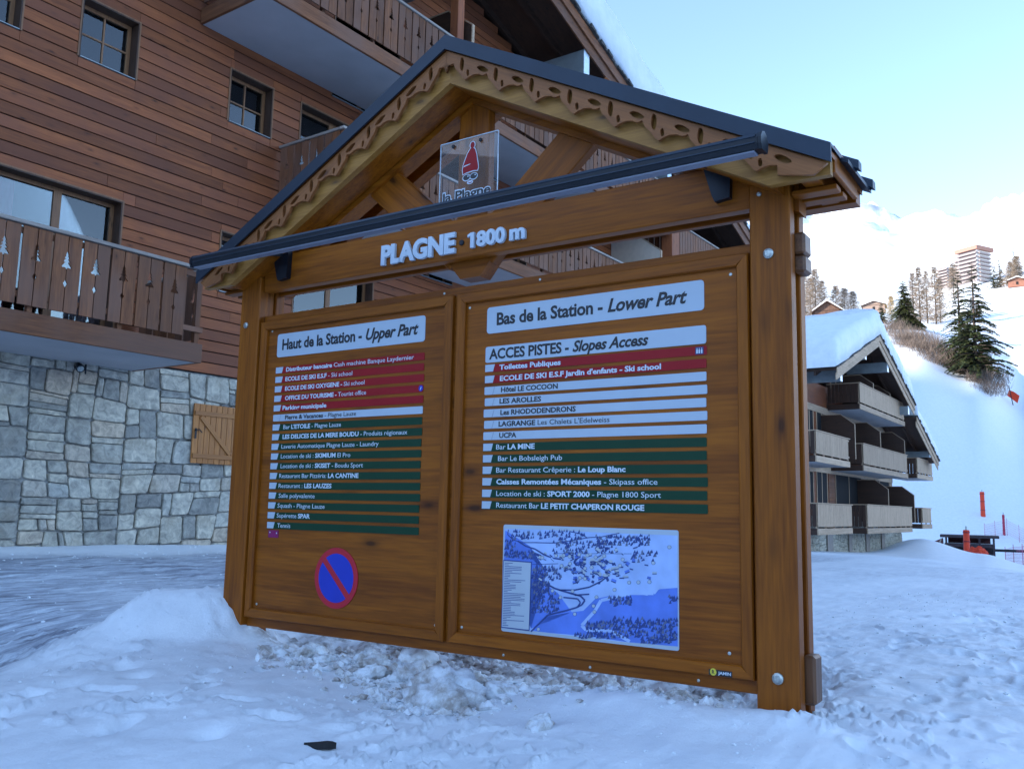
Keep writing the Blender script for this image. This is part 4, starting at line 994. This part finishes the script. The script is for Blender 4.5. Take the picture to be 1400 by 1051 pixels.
pitch(C1, 25.6, 11.05, 29.6, 9.65, 10.2, 24, brd=rail); snow_slab(C1, 25.7, 11.0, 29.7, 9.62, 10.35, 23.8, .7, 5)
cbox('wing_wall', 22.61, 29.4, YW+.02, YW+.2, -1, 10.0, mat=dark)
def purlin(par, x, z0, z1, y0, y1, w=.22):
    o = box('purlin', x-w/2, x+w/2, y0, y1, z0, z1, PURL, par); o.location = Vector(o.location)-Vector(par.location)
    o = box('purlin_cap', x-w/2-.01, x+w/2+.01, y0-.014, y0-.001, z0-.01, z1+.01, EDGE, par); o.location = Vector(o.location)-Vector(par.location)
for x, a, b_ in ((17.35, 11.25, 11.85), (21.9, 9.95, 10.38), (12.6, 11.25, 11.85), (8.2, 9.95, 10.4), (26.4, 10.12, 10.36)): purlin(C1, x, a, b_, 10.32, YW)

# ------------------------------------------------------------------ the second chalet down the street
YW2, YB2 = 12.6, 11.0
C2 = thing('apartment_chalet', 'smaller timber chalet with snow covered gable roof and three floors of pale balconies', 'building', (48, YW2, gz(48, 11)))
M = MB(); O2 = Vector(C2.location)
def c2(o): o.location = Vector(o.location)-O2; return o
M.box(38.6, 57.6, YW2, YW2+9, .95, 7.2); M.poly([(38.6, 7.2), (53.2, 7.2), (46.4, 9.4), (45.8, 9.4)], lambda a, b_: (a, YW2+.6, b_), lambda a, b_: (a, YW2+9, b_)); c2(M.build('timber_wall', clad[0], C2))
c2(box('stone_base', 38.4, 59.4, YW2-.05, YW2+9.1, -2.4, .93, STONE, C2))
rn = random.Random(4); V = []; F = []; st = []
split(38.4, 59.4, -1.6, .95, 0, st, rn)
for P in st:
    v, f, cx, cz = stone_geo(P, rn); n = len(V); V += [(p_[0]+cx, p_[1]+YW2-.05, p_[2]+cz) for p_ in v]; F += [tuple(n+i for i in q_) for q_ in f]
st = []; split(YW2-.05, YW2+3, -1.6, .95, 0, st, rn)
for P in st:
    v, f, cx, cz = stone_geo(P, rn); n = len(V); V += [(38.4+p_[1], p_[0]+cx, p_[2]+cz) for p_ in v]; F += [tuple(n+i for i in q_)[::-1] for q_ in f]
o = c2(mk('rubble_facing', V, F, STONE, C2)); o['kind'] = 'stuff'
for k, z in enumerate(np.arange(.97, 6.9, .18)):    # pale cladding boards round the openings
    for a, b_ in ((38.6, 40.6), (44.4, 45.4), (50.6, 52.0), (57.0, 57.6)): c2(box('plank', a, b_, YW2-.03, YW2-.004, z, z+.165, rail if a < 45 else bleach_lit, C2))
for z in (3.2, 6.02): c2(box('floor_band', 38.6, 57.6, YW2-.06, YW2-.032, z-.22, z+.1, bleach_lit, C2))
def b2(*a, **k): return balcony(*a, joined=True, par=C2, yb=YB2, yw=YW2, mat=bleach_lit, side=dark, top=bleach_lit, **k)  # pale fronts, dark sides: lit and shaded faces are put into the timber colours
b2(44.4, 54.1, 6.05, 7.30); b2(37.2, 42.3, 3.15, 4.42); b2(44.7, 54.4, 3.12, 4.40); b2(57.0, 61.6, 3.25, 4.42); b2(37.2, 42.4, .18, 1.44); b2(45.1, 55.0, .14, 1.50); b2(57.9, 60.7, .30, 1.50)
for x0, x1, z0, z1 in ((40.9, 41.9, 1.25, 2.95), (42.5, 44.1, 1.2, 3.0), (45.6, 50.4, 1.2, 3.0), (52.2, 56.8, 1.2, 3.0), (41.0, 42.1, 4.1, 5.9), (42.7, 44.2, 4.1, 5.9), (45.6, 50.4, 4.1, 5.9), (52.2, 56.8, 4.1, 5.9), (45.2, 47.0, 7.2, 8.6)):
    M = MB(); M.box(x0, x1, YW2-.02, YW2-.006, z0, z1, 0); M.box(x0-.06, x0, YW2-.04, YW2-.004, z0, z1, 1); M.box(x1, x1+.06, YW2-.04, YW2-.004, z0, z1, 1); M.box(x0, x1, YW2-.04, YW2-.004, z1, z1+.06, 1); M.box((x0+x1)/2-.04, (x0+x1)/2+.04, YW2-.03, YW2-.021, z0, z1, 1)
    c2(M.build('window', (VOID, bleach_lit[2]), C2))
for x, z0, z1 in ((49.6, .7, 2.85), (55.9, .7, 2.7), (48.3, 3.6, 5.75), (53.9, 3.6, 5.7), (47.2, 6.4, 8.1), (50.8, 6.4, 8.0), (43.4, 3.6, 5.7)): screen(x, z0, z1, YB2+.05, par=C2, yw=YW2)
for x, w, h in ((43.5, .9, .35), (47.2, .6, .5), (50.6, .7, .5), (54.0, .7, .5)):
    c2(box('cellar_door', x, x+w, YW2-.16, YW2-.13, -1.3, .35, silver, C2)); c2(box('lintel', x-.1, x+w+.1, YW2-.18, YW2-.12, .36, .52, bleach_lit, C2))
AZ2 = 10.05; D2 = 10.45
pitch(C2, 46.4, AZ2, 54.2, 7.35, D2, 21, brd=bleach_lit); pitch(C2, 46.4, AZ2, 38.6, 7.35, D2, 21, brd=bleach_lit)
snow_slab(C2, 46.4, AZ2, 54.4, 7.3, D2+.1, 20.8, 1.35, 13); snow_slab(C2, 46.4, AZ2, 38.3, 7.25, D2+.02, 20.8, 1.25, 14)
pitch(C2, 54.6, 6.75, 60.6, 4.55, D2, 21, brd=bleach_lit); snow_slab(C2, 54.7, 6.7, 60.8, 4.5, D2+.1, 20.8, 1.1, 15)
for x, a, b_ in ((39.6, 6.75, 7.25), (48.4, 8.35, 8.85), (43.9, 8.35, 8.85), (53.0, 6.6, 7.05), (58.5, 4.55, 4.9)): purlin(C2, x, a, b_, D2+.12, YW2, .3)

# ------------------------------------------------------------------ trees and bushes
NEED = plain('conifer_needles', (.030, .048, .022), .8, 0, .3, .6, .8)
NEEDY = plain('olive_needles', (.085, .095, .030), .8, 0, .3, .5, .8)
LARCH = plain('bare_larch_twigs', (.25, .19, .14), .9, 0, .2, .35, .5)
LARCHY = plain('yellow_larch_twigs', (.42, .30, .13), .9, 0, .2, .3, .5)
BARK = plain('grey_brown_bark', (.08, .06, .05), .9, 0, .2, .4, 3)
BUSH = plain('brown_brush_twigs', (.15, .115, .095), .9, 0, .2, .4, .6)
def conifer(x, y, h, wid, seed, label, gaps=.25, dens=1.0, droop=.35, group=None, yel=.35):
    rn = random.Random(seed); t = thing('conifer_tree', label, 'tree', (x, y, gz(x, y)-.3), 0, group)
    M = MB(); lean = rn.uniform(-.02, .02); M.tube([(lean*h*k, 0, h*k) for k in (0, .3, .6, .85, 1)], [h*.018, h*.014, h*.009, h*.004, .01], 7)
    C = MB(); z = h*.06
    while z < h*.985:
        f = 1-z/h; nb = max(3, int(7*dens*(f*.8+.4))); r_ = wid*min(1, f*1.35)**.8*rn.uniform(.55, 1.1)+.25
        for b_ in range(nb):
            if rn.random() < gaps*.6: continue
            a = rn.uniform(0, 6.283); L = r_*rn.uniform(.55, 1.12); dx, dy = math.cos(a), math.sin(a)
            up = .25 if z > h*.8 else .0
            end = Vector((lean*z+dx*L, dy*L, z+(up-droop*rn.uniform(.5, 1.2))*L)); st_ = Vector((lean*z, 0, z))
            M.tube([st_, (st_+end)/2+Vector((0, 0, .04*L)), end], [.02+.012*L, .012+.006*L, .006], 3)
            n = int(6+7*L*dens)
            for k in range(n):
                q_ = k/n*.9+.12; p_ = st_.lerp(end, q_)+Vector((0, 0, .16*L*math.sin(q_*3.1)))
                for _ in range(2):
                    s_ = (.16+.17*(1-q_))*(.5+.25*L)*rn.uniform(.6, 1.2); an = a+rn.choice((-1, 1))*rn.uniform(.3, 1.3)
                    tip = p_+Vector((math.cos(an)*s_*1.5, math.sin(an)*s_*1.5, -rn.uniform(.0, .6)*s_)); w = Vector((-math.sin(an), math.cos(an), rn.uniform(-.5, .5)))*s_*.38
                    i0 = len(C.v); C.v += [tuple(p_-w*.5), tuple(p_.lerp(tip, .5)+w-Vector((0, 0, s_*.18))), tuple(tip), tuple(p_.lerp(tip, .5)-w+Vector((0, 0, s_*.1)))]
                    C.f.append((i0, i0+1, i0+2, i0+3)); C.m.append(1 if rn.random() < yel else 0)
        z += h*.028*rn.uniform(.7, 1.3)
    M.build('trunk', BARK, t); C.build('crown', (NEED, NEEDY), t); return t
def larch(x, y, h, wid, seed, label, mats=None, group=None, dens=1.0, name='bare_larch_tree'):
    rn = random.Random(seed); t = thing(name, label, 'tree', (x, y, gz(x, y)-.3), 0, group)
    M = MB(); M.tube([(0, 0, 0), (rn.uniform(-.1, .1), 0, h*.5), (rn.uniform(-.2, .2), 0, h)], [h*.014, h*.009, .03], 6)
    C = MB(); z = h*.06
    while z < h*.98:
        f = 1-z/h; r_ = wid*min(1, (f*1.5)**.8)*rn.uniform(.6, 1.1)
        for b_ in range(int(14*dens)):
            a = rn.uniform(0, 6.283); L = r_*rn.uniform(.4, 1.1); st_ = Vector((0, 0, z)); end = Vector((math.cos(a)*L, math.sin(a)*L, z+L*rn.uniform(-.1, .45)))
            for k in range(int(9)):
                q_ = rn.uniform(.08, 1); p_ = st_.lerp(end, q_); an = a+rn.uniform(-1.2, 1.2); s_ = rn.uniform(.35, .8)*wid*.42
                tip = p_+Vector((math.cos(an)*s_, math.sin(an)*s_, s_*rn.uniform(-.6, .7))); w = Vector((rn.uniform(-1, 1), rn.uniform(-1, 1), rn.uniform(-1, 1))).normalized()*(.012+h*.0022)
                i0 = len(C.v); C.v += [tuple(p_-w), tuple(p_+w), tuple(tip)]; C.f.append((i0, i0+1, i0+2)); C.m.append(0)
        z += h*.03
    M.build('trunk', BARK, t); C.build('crown', mats or LARCH, t); return t
def pol(px, r_):      # bearing read off the photograph's width, distance in metres
    k = (px-700)/1224.63; d = cf+k*cr; a = math.atan2(d.y, d.x); return r_*math.cos(a), r_*math.sin(a)
conifer(*pol(1316, 190), 21.0, 5.0, 1, 'tall open dark green spruce, left one of the pair on the slope', .32, 1.7, .25)
conifer(*pol(1336, 184), 23.0, 5.6, 2, 'tallest dark green spruce, right one of the pair on the slope', .32, 1.7, .25)
conifer(*pol(1240, 250), 13.5, 4.6, 3, 'dense olive green spruce behind the snowy chalet roof', .05, 2.4, yel=.6)
conifer(*pol(1366, 480), 14.5, 3.6, 4, 'small dark spruce just right of the tall tower', .1, 1, group='spruces beside the tower')
conifer(*pol(1375, 482), 15.5, 3.6, 5, 'slightly larger spruce, second to the right of the tall tower', .1, 1, group='spruces beside the tower')
conifer(*pol(1396, 500), 20, 5, 6, 'dark spruce at the right edge above the orange roofed hut', .1, 1)
conifer(*pol(1209, 300), 7, 2.4, 7, 'small green spruce left of the olive green one', .1, 1)
for n, (px, d, h, w, lb) in enumerate(((1103, 300, 20, 3.0, 'thin bare larch rising beside the right post of the board'), (1111, 310, 15, 4.2, 'bushy bare larch left of the brown gabled hut'), (1118, 305, 18, 4.8, 'broad tan larch directly behind the brown gabled hut'),
    (1127, 315, 14, 4.2, 'tan larch right of the broad one above the brown hut'), (1146, 315, 12.5, 4.6, 'tan larch between the two huts'), (1158, 310, 12, 4.8, 'round tan larch above the low snowy hut'), (1170, 312, 11, 4.2, 'low tan larch right of the low snowy hut'),
    (1222, 330, 9, 3.0, 'yellowish larch left of the dense olive spruce'), (1253, 300, 17, 3.6, 'tan larch just right of the dense olive spruce'), (1262, 305, 19, 4.0, 'tall tan larch in the middle grove'), (1272, 310, 18, 3.4, 'thin tan larch in the middle grove'),
    (1284, 300, 19, 4.2, 'broad tan larch at the right end of the middle grove'), (1290, 310, 15, 3.6, 'short tan larch behind the right end of the middle grove'), (1310, 400, 16, 4.5, 'tan larch below the low left tower'), (1390, 470, 13, 6, 'round brown larch left of the orange roofed hut'), (1399, 475, 15, 6, 'brown larch cut by the right edge of the picture'))):
    larch(*pol(px, d), h, w, 100+n, lb, LARCHY if px == 1222 else None)
# bushes on the bank
rn = random.Random(9); NB = 0
BL = []
for px, r_ in ((1222, 232), (1232, 224), (1243, 216), (1255, 210), (1267, 205), (1279, 202), (1291, 199), (1302, 204), (1313, 202), (1324, 199), (1334, 196), (1345, 191), (1356, 186)):
    BL.append((px, r_, rn.uniform(4.5, 6.5), rn.uniform(8, 10)))
    if px > 1240: BL.append((px-5, r_-10, rn.uniform(3, 4.5), rn.uniform(6, 8)))
for px, r_, h, w in BL:
    x, y = pol(px, r_); t = thing('brush', 'bare brown brush growing on the snowy bank below the spruces', 'bush', (x, y, gz(x, y)-.2), 0, 'brown brush on the bank')
    M = MB()
    for k in range(800):
        a = rn.uniform(0, 6.283); q_ = rn.random()**.6*w*.5; b0 = Vector((math.cos(a)*q_*.8, math.sin(a)*q_*.8, rn.uniform(0, h*.45))); tip = b0+Vector((rn.uniform(-1, 1)*.5, rn.uniform(-1, 1)*.5, rn.uniform(.4, 1.0)))*h*.38
        wv = Vector((rn.uniform(-1, 1), rn.uniform(-1, 1), 0)).normalized()*.03; i0 = len(M.v); M.v += [tuple(b0-wv), tuple(b0+wv), tuple(tip)]; M.f.append((i0, i0+1, i0+2)); M.m.append(0)
    M.build('branches', BUSH, t)

# ------------------------------------------------------------------ far buildings
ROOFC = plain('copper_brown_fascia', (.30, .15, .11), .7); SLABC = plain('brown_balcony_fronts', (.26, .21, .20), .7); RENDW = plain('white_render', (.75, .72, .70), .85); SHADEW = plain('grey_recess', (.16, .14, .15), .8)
def tower(px, r_, w, d, h, fl, lb, crown=True):
    x, y = pol(px, r_); z = gz(x, y)-6; t = thing('apartment_tower', lb, 'building', (x, y, z), R(-28))
    M = MB(); M.box(-d/2, d/2, -w/2, w/2, 0, h); M.build('wall', RENDW, t)
    fh = (h-6)/fl
    for k in range(fl):
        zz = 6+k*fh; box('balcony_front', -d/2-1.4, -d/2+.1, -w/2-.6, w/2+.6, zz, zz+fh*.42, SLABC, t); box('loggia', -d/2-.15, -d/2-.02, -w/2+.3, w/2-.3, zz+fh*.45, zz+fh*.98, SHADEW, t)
        box('balcony_front', -d/2+1, d/2-1, -w/2-1.5, -w/2-.02, zz, zz+fh*.38, SLABC, t); box('balcony_front', -d/2+1, d/2-1, w/2+.02, w/2+1.5, zz, zz+fh*.3, SLABC, t)
    if crown: box('roof', -d/2-1.6, d/2+1.2, -w/2-1.6, w/2+1.6, h, h+2.2, ROOFC, t); box('roof_snow', -d/2-1.2, d/2+.8, -w/2-1.2, w/2+1.2, h+2.2, h+2.5, SNOWR, t)
tower(1341, 560, 11, 12, 24, 8, 'tall stepped apartment tower with reddish flat roof on the sunny slope')
tower(1303, 600, 6, 9, 19, 7, 'paler low apartment tower left of the tall one', False)
tower(1326, 590, 5, 8, 21, 7, 'narrow pale stair tower between the two apartment towers', False)
HUTW = plain('brown_hut_boards', (.12, .065, .045), .8, 0, .3, .4, 2)
def hut(px, r_, w, d, h, rise, lb, rot=0, mat=HUTW, dz=0):
    x, y = pol(px, r_); z = gz(x, y)-.6+dz; t = thing('hut', lb, 'hut', (x, y, z), rot)
    prism_x('wall', [(-w/2, 0), (w/2, 0), (w/2, h), (0, h+rise), (-w/2, h)], -d/2, d/2, mat, t)
    for s in (-1, 1):
        M = MB(); M.poly([(0, h+rise+.05), (s*(w/2+.7), h-.7*rise/(w/2)+.05), (s*(w/2+.7), h-.7*rise/(w/2)+.3), (0, h+rise+.3)], lambda a, b_: (-d/2-.9, a, b_), lambda a, b_: (d/2+.9, a, b_)); M.build('roof', dark[1], t)
        M = MB(); M.poly([(0, h+rise+.31), (s*(w/2+.6), h-.6*rise/(w/2)+.31), (s*(w/2+.6), h-.6*rise/(w/2)+.6), (0, h+rise+.9)], lambda a, b_: (-d/2-.5, a, b_), lambda a, b_: (d/2+.8, a, b_)); M.build('roof_snow', SNOWR, t)
    box('window', -d/2-.06, -d/2-.02, -.5, .5, h*.35, h*.8, VOID, t); box('floor_band', -d/2-.05, -d/2-.01, -w/2+.1, w/2-.1, h-.1, h+.1, dark, t)
hut(1134, 255, 6.6, 6, 3.4, 2.3, 'brown gabled hut with dark roof above the snowy chalet roof', R(15), dz=1.2)
hut(1159, 262, 8.5, 6, 1.9, 1.4, 'low snow roofed hut right of the brown gabled hut', R(-30), dz=1.4)
hut(1199, 420, 9, 8, 3.5, 1.6, 'pale brown chalet far up the slope between the tree groups', R(10), plain('tan_boards', (.26, .18, .14), .8))
hut(1398, 470, 7, 6, 3.0, 1.2, 'orange brown hut at the right edge of the picture', R(10), plain('orange_boards', (.26, .11, .07), .8))

# ------------------------------------------------------------------ things on the slope at the right
def atpx(px, r_): x, y = pol(px, r_); return x, y, gz(x, y)
STRAP = plain('dark_red_strap', (.3, .02, .02), .6)
def pad(px, r_, h, rad_, mat, lb, lean=0):
    x, y, z = atpx(px, r_); t = thing('safety_mat', lb, 'safety mat', (x, y, z-.1)); M = MB()
    M.tube([(0, 0, 0), (lean*.3, 0, h*.3), (lean*.5, 0, h*.62), (lean, 0, h)], [rad_*1.05, rad_, rad_*.93, rad_*.98], 14); M.build('mat_roll', mat, t, smooth=False)
    for k in (.25, .6, .9): M = MB(); M.tube([(lean*k, 0, h*k), (lean*k, 0, h*k+.09)], [rad_*1.06, rad_*1.06], 14); M.build('strap', STRAP, t)
    M = MB(); M.tube([(lean, 0, h-.1), (lean, 0, h+.25)], [.05, .05], 8); M.build('pole', ZINC, t)
pad(1335, 119, 2.9, .25, PADR, 'tall orange red padded pole standing alone on the slope'); pad(1362, 114, 2.3, .13, PADP, 'thin crimson padded pole furthest to the right')
pad(1311, 64, 1.85, .19, PADR, 'orange red padded mat in front of the dark timber platform', .12)
x, y, z = atpx(1325, 62); t = thing('piste_marker', 'crumpled bright red tarpaulin heap beside the orange mat', 'tarpaulin', (x, y, z-.05))
bm = bmesh.new(); bmesh.ops.create_icosphere(bm, subdivisions=3, radius=.5)
for v in bm.verts:
    n = random.Random(v.index).uniform(.75, 1.15); v.co = Vector((v.co.x*1.0*n, v.co.y*1.2*n, max(0, v.co.z+.1)*1.15*n))
me_ = bpy.data.meshes.new('tarpaulin'); bm.to_mesh(me_); bm.free(); me_.materials.append(PADR); link('tarpaulin', me_, t)
t['category'] = 'tarpaulin'; t.name = 'tarpaulin_heap'
# dark timber platform with a ramp and a long cable beam
x, y, z = atpx(1303, 74); z -= .5; t = thing('lift_platform', 'dark timber lift platform with sloping ramp sides and a long black beam pointing right', 'platform', (x, y, z), math.atan2(y, x)-math.pi/2); t.scale = (.82, .82, .82)
DK = plain('dark_stained_boards', (.05, .035, .04), .7, 0, .3, .4, 4); MAR = plain('maroon_boards', (.13, .045, .045), .7, 0, .3, .3, 4)
M = MB()
M.poly([(-6.2, .2), (-3.2, 1.75), (-1.4, 2.6), (-1.3, .1)], lambda a, b_: (a, -1.5, b_), lambda a, b_: (a, 1.5, b_)); M.build('ramp', MAR, t)
box('platform_deck', -1.28, 2.6, -1.5, 1.5, 1.9, 2.15, DK, t); box('roof', -1.6, 3.0, -1.8, 1.8, 2.7, 2.92, DK, t); box('back_wall', -1.28, 2.6, 1.3, 1.5, .1, 1.88, DK, t); box('back_wall', -1.0, 2.4, 1.1, 1.28, 2.17, 2.69, MAR, t)
for a in (-1.2, .2, 1.4, 2.5): box('post', a, a+.16, -1.5, -1.34, 0, 2.69, DK, t)
box('black_beam', 2.4, 7.6, -.12, .12, 1.55, 1.78, BLACK, t); box('hand_rail', -6.0, -3.3, -1.6, -1.52, 1.3, 1.38, DK, t)
for a, h_ in ((-5.9, 1.4), (-5.2, 1.5), (-4.4, 1.9)): box('rail_post', a, a+.1, -1.62, -1.52, 0, h_, DK, t)
for a in (-3.0, -1.5): M = MB(); M.tube([(a, -1.56, 1.9 if a < -2 else 2.6), (a-.9, -1.56, .2)], [.06, .06], 6); M.build('edge_strip', silver[2], t)
# safety nets
def net(pts, lb):
    P = [atpx(*p_) for p_ in pts]; t = thing('safety_net', lb, 'net', P[0])
    M = MB(); N = MB()
    for k, p_ in enumerate(P):
        q_ = [p_[i]-P[0][i] for i in range(3)]; M.tube([q_, (q_[0], q_[1], q_[2]+1.9)], [.025, .02], 5)
        if k:
            o_ = [P[k-1][i]-P[0][i] for i in range(3)]
            for f in np.linspace(.2, 1.7, 7): N.tube([(o_[0], o_[1], o_[2]+f), (q_[0], q_[1], q_[2]+f)], [.008, .008], 3)
            for g in np.linspace(0, 1, 14)[1:-1]: a = [o_[i]+(q_[i]-o_[i])*g for i in range(3)]; N.tube([(a[0], a[1], a[2]+.2), (a[0], a[1], a[2]+1.7)], [.007, .007], 3)
    M.build('net_pole', NET, t); o = N.build('mesh', NET, t); o['kind'] = 'stuff'
net([(1362, 80), (1373, 76), (1385, 70), (1398, 64)], 'faint red safety net on poles at the right edge below the crimson pole')
net([(1336, 110), (1350, 112), (1366, 114), (1382, 112), (1399, 110)], 'thin distant safety net behind the crimson padded pole')
x, y = pol(1384, 192); t = thing('slope_sign', 'small red leaning marker high on the shaded slope at the right', 'marker', (x, y, gz(x, y))); t.scale = (2, 2, 2)
M = MB(); M.poly([(-.35, .2), (.5, 1.0), (.3, 1.5), (-.1, 1.3), (-.55, .9)], lambda a, b_: (a*.2, a, b_), lambda a, b_: (a*.2+.08, a, b_)); M.build('marker_panel', PADR, t); M = MB(); M.tube([(.04, 0, -.2), (.04, .3, 1.9)], [.04, .04], 6); M.build('pole', BLACK, t)

# ------------------------------------------------------------------ lumps of dirty snow and the scrap in the foreground
rn = random.Random(21)
LUMPS = [(4.02, 4.66, .07, 'small grey lump nearest the left post'), (4.10, 4.45, .08, 'brown stained lump right of the left post'), (3.98, 4.20, .06, 'small lump in the dark patch under the left panel'),
 (4.22, 4.05, .08, 'rounded brown lump under the middle of the left panel'), (4.06, 3.86, .09, 'pale lump leaning on its neighbours under the left panel'), (3.90, 3.72, .07, 'small pale lump in front of the lump row'),
 (4.30, 3.72, .10, 'flat brown topped lump close below the bottom board'), (4.02, 3.50, .10, 'dark pitted lump left of the biggest one'), (3.86, 3.30, .08, 'low lump between the pitted one and the biggest one'),
 (4.15, 3.18, .07, 'round tan lump behind the biggest one'), (3.72, 3.02, .17, 'biggest grey crusted lump under the centre of the board'), (3.95, 2.85, .07, 'small lump right of the biggest one'),
 (4.28, 1.98, .06, 'brown lump alone under the right panel'), (3.45, 2.25, .05, 'dark lump at the edge of the foreground bank'), (4.45, 2.5, .06, 'small lump far under the right panel')]
for k, (x, y, r_, lb) in enumerate(LUMPS):
    bm = bmesh.new(); bmesh.ops.create_icosphere(bm, subdivisions=4, radius=1)
    ox = k*7.3
    for v in bm.verts:
        p_ = v.co; n = float(fbm(np.array([p_.x*1.6+ox+p_.z]), np.array([p_.y*1.6-ox+p_.z*.7]), 4, 90))
        n2 = abs(float(fbm(np.array([p_.x*3.1+ox-p_.z*2]), np.array([p_.y*3.1+p_.z*1.7]), 3, 95))); v.co = Vector((p_.x*1.1, p_.y*1.35, p_.z*.8))*r_*(1+.55*n-.55*n2+.1)
    me_ = bpy.data.meshes.new('snow_lump'); bm.to_mesh(me_); bm.free(); me_.materials.append(SNOWD); me_.polygons.foreach_set('use_smooth', [True]*len(me_.polygons))
    o = link('snow_lump', me_, None, (x, y, gz(x, y)+r_*.15), (rn.uniform(-.3, .3), rn.uniform(-.3, .3), rn.uniform(0, 6)))
    tag(o, lb, 'snow lump', 'lumps of dirty snow under the board')
x, y = 2.66, 2.80
M = MB(); M.poly([(-.075, 0), (-.03, .022), (.02, .024), (.05, .012), (.078, -.004), (.05, -.020), (-.02, -.014)], lambda a, b_: (a, b_, -.012+.012*math.sin(a*20)), lambda a, b_: (a, b_, .012+.012*math.sin(a*20)))
o = M.build('rubber_scrap', RUBB, None, (x, y, gz(x, y)+.012), (0, .05, R(-75))); tag(o, 'small black rubber scrap sticking out of the foreground snow', 'scrap')

# loose crumbs of snow on the bank and along the road edge
def crumbs(name, n, place, rmin, rmax, mat, seed):
    rn = random.Random(seed); V = []; F = []
    base = [(0, 0, 1), (.9, 0, .35), (.28, .85, .35), (-.72, .53, .35), (-.72, -.53, .35), (.28, -.85, .35), (.6, .5, -.4), (-.5, .6, -.4), (-.1, -.8, -.4)]
    fc = [(0, 1, 2), (0, 2, 3), (0, 3, 4), (0, 4, 5), (0, 5, 1), (1, 6, 2), (2, 6, 7), (2, 7, 3), (3, 7, 4), (4, 7, 8), (4, 8, 5), (5, 8, 1), (1, 8, 6), (6, 8, 7)]
    pts = [place(rn) for _ in range(n)]
    zs = height(np.array([p[0] for p in pts]), np.array([p[1] for p in pts]))
    for (x, y), z in zip(pts, zs):
        r_ = rmin+(rmax-rmin)*rn.random()**3; a = rn.uniform(0, 6.3); i0 = len(V); q_ = rn.uniform(.5, .9)
        for v in base:
            k = r_*rn.uniform(.65, 1.25); V.append((x+(v[0]*math.cos(a)-v[1]*math.sin(a))*k, y+(v[0]*math.sin(a)+v[1]*math.cos(a))*k, z+v[2]*k*q_+r_*.1))
        F += [tuple(i0+i for i in f) for f in fc]
    o = mk(name, V, F, mat); tag(o, None, None, None, 'stuff'); return o
def clus(cs):
    def f(rn):
        x, y, s_ = rn.choice(cs); return rn.gauss(x, s_), rn.gauss(y, s_*1.2)
    return f
o = crumbs('snow_crumbs', 2600, clus([(4.0, 4.3, .16), (4.1, 3.7, .2), (3.85, 3.2, .22), (3.6, 2.95, .12), (4.3, 2.6, .2), (4.25, 2.0, .15), (4.5, 3.4, .35), (4.7, 4.2, .35)]), .005, .045, SNOWD, 1)
o['label'] = 'dirty crumbs of broken snow scattered under the board'; o['category'] = 'snow'
o = crumbs('snow_crumbs', 700, clus([(3.6, 5.6, .3), (3.2, 4.4, .6), (2.8, 3.0, .6), (3.4, 1.8, .4), (3.9, 1.1, .3), (2.6, 5.3, .4)]), .003, .012, SNOWR, 2)
o['label'] = 'fine white crumbs of snow on the foreground bank'; o['category'] = 'snow'
def alongroad(rn): return rn.uniform(1.5, 9), rn.choice((rn.gauss(11.3, .3), rn.uniform(6.2, 11)))
o = crumbs('snow_crumbs', 700, alongroad, .005, .022, SNOWR, 3)
o['label'] = 'small lumps of snow strewn on the icy road by the stone wall'; o['category'] = 'snow'
def field(rn): return rn.uniform(5, 14), rn.uniform(-1.5, 3.0)
o = crumbs('snow_crumbs', 900, field, .004, .022, SNOWR, 4)
o['label'] = 'loose snow crumbs on the trampled field right of the board'; o['category'] = 'snow'
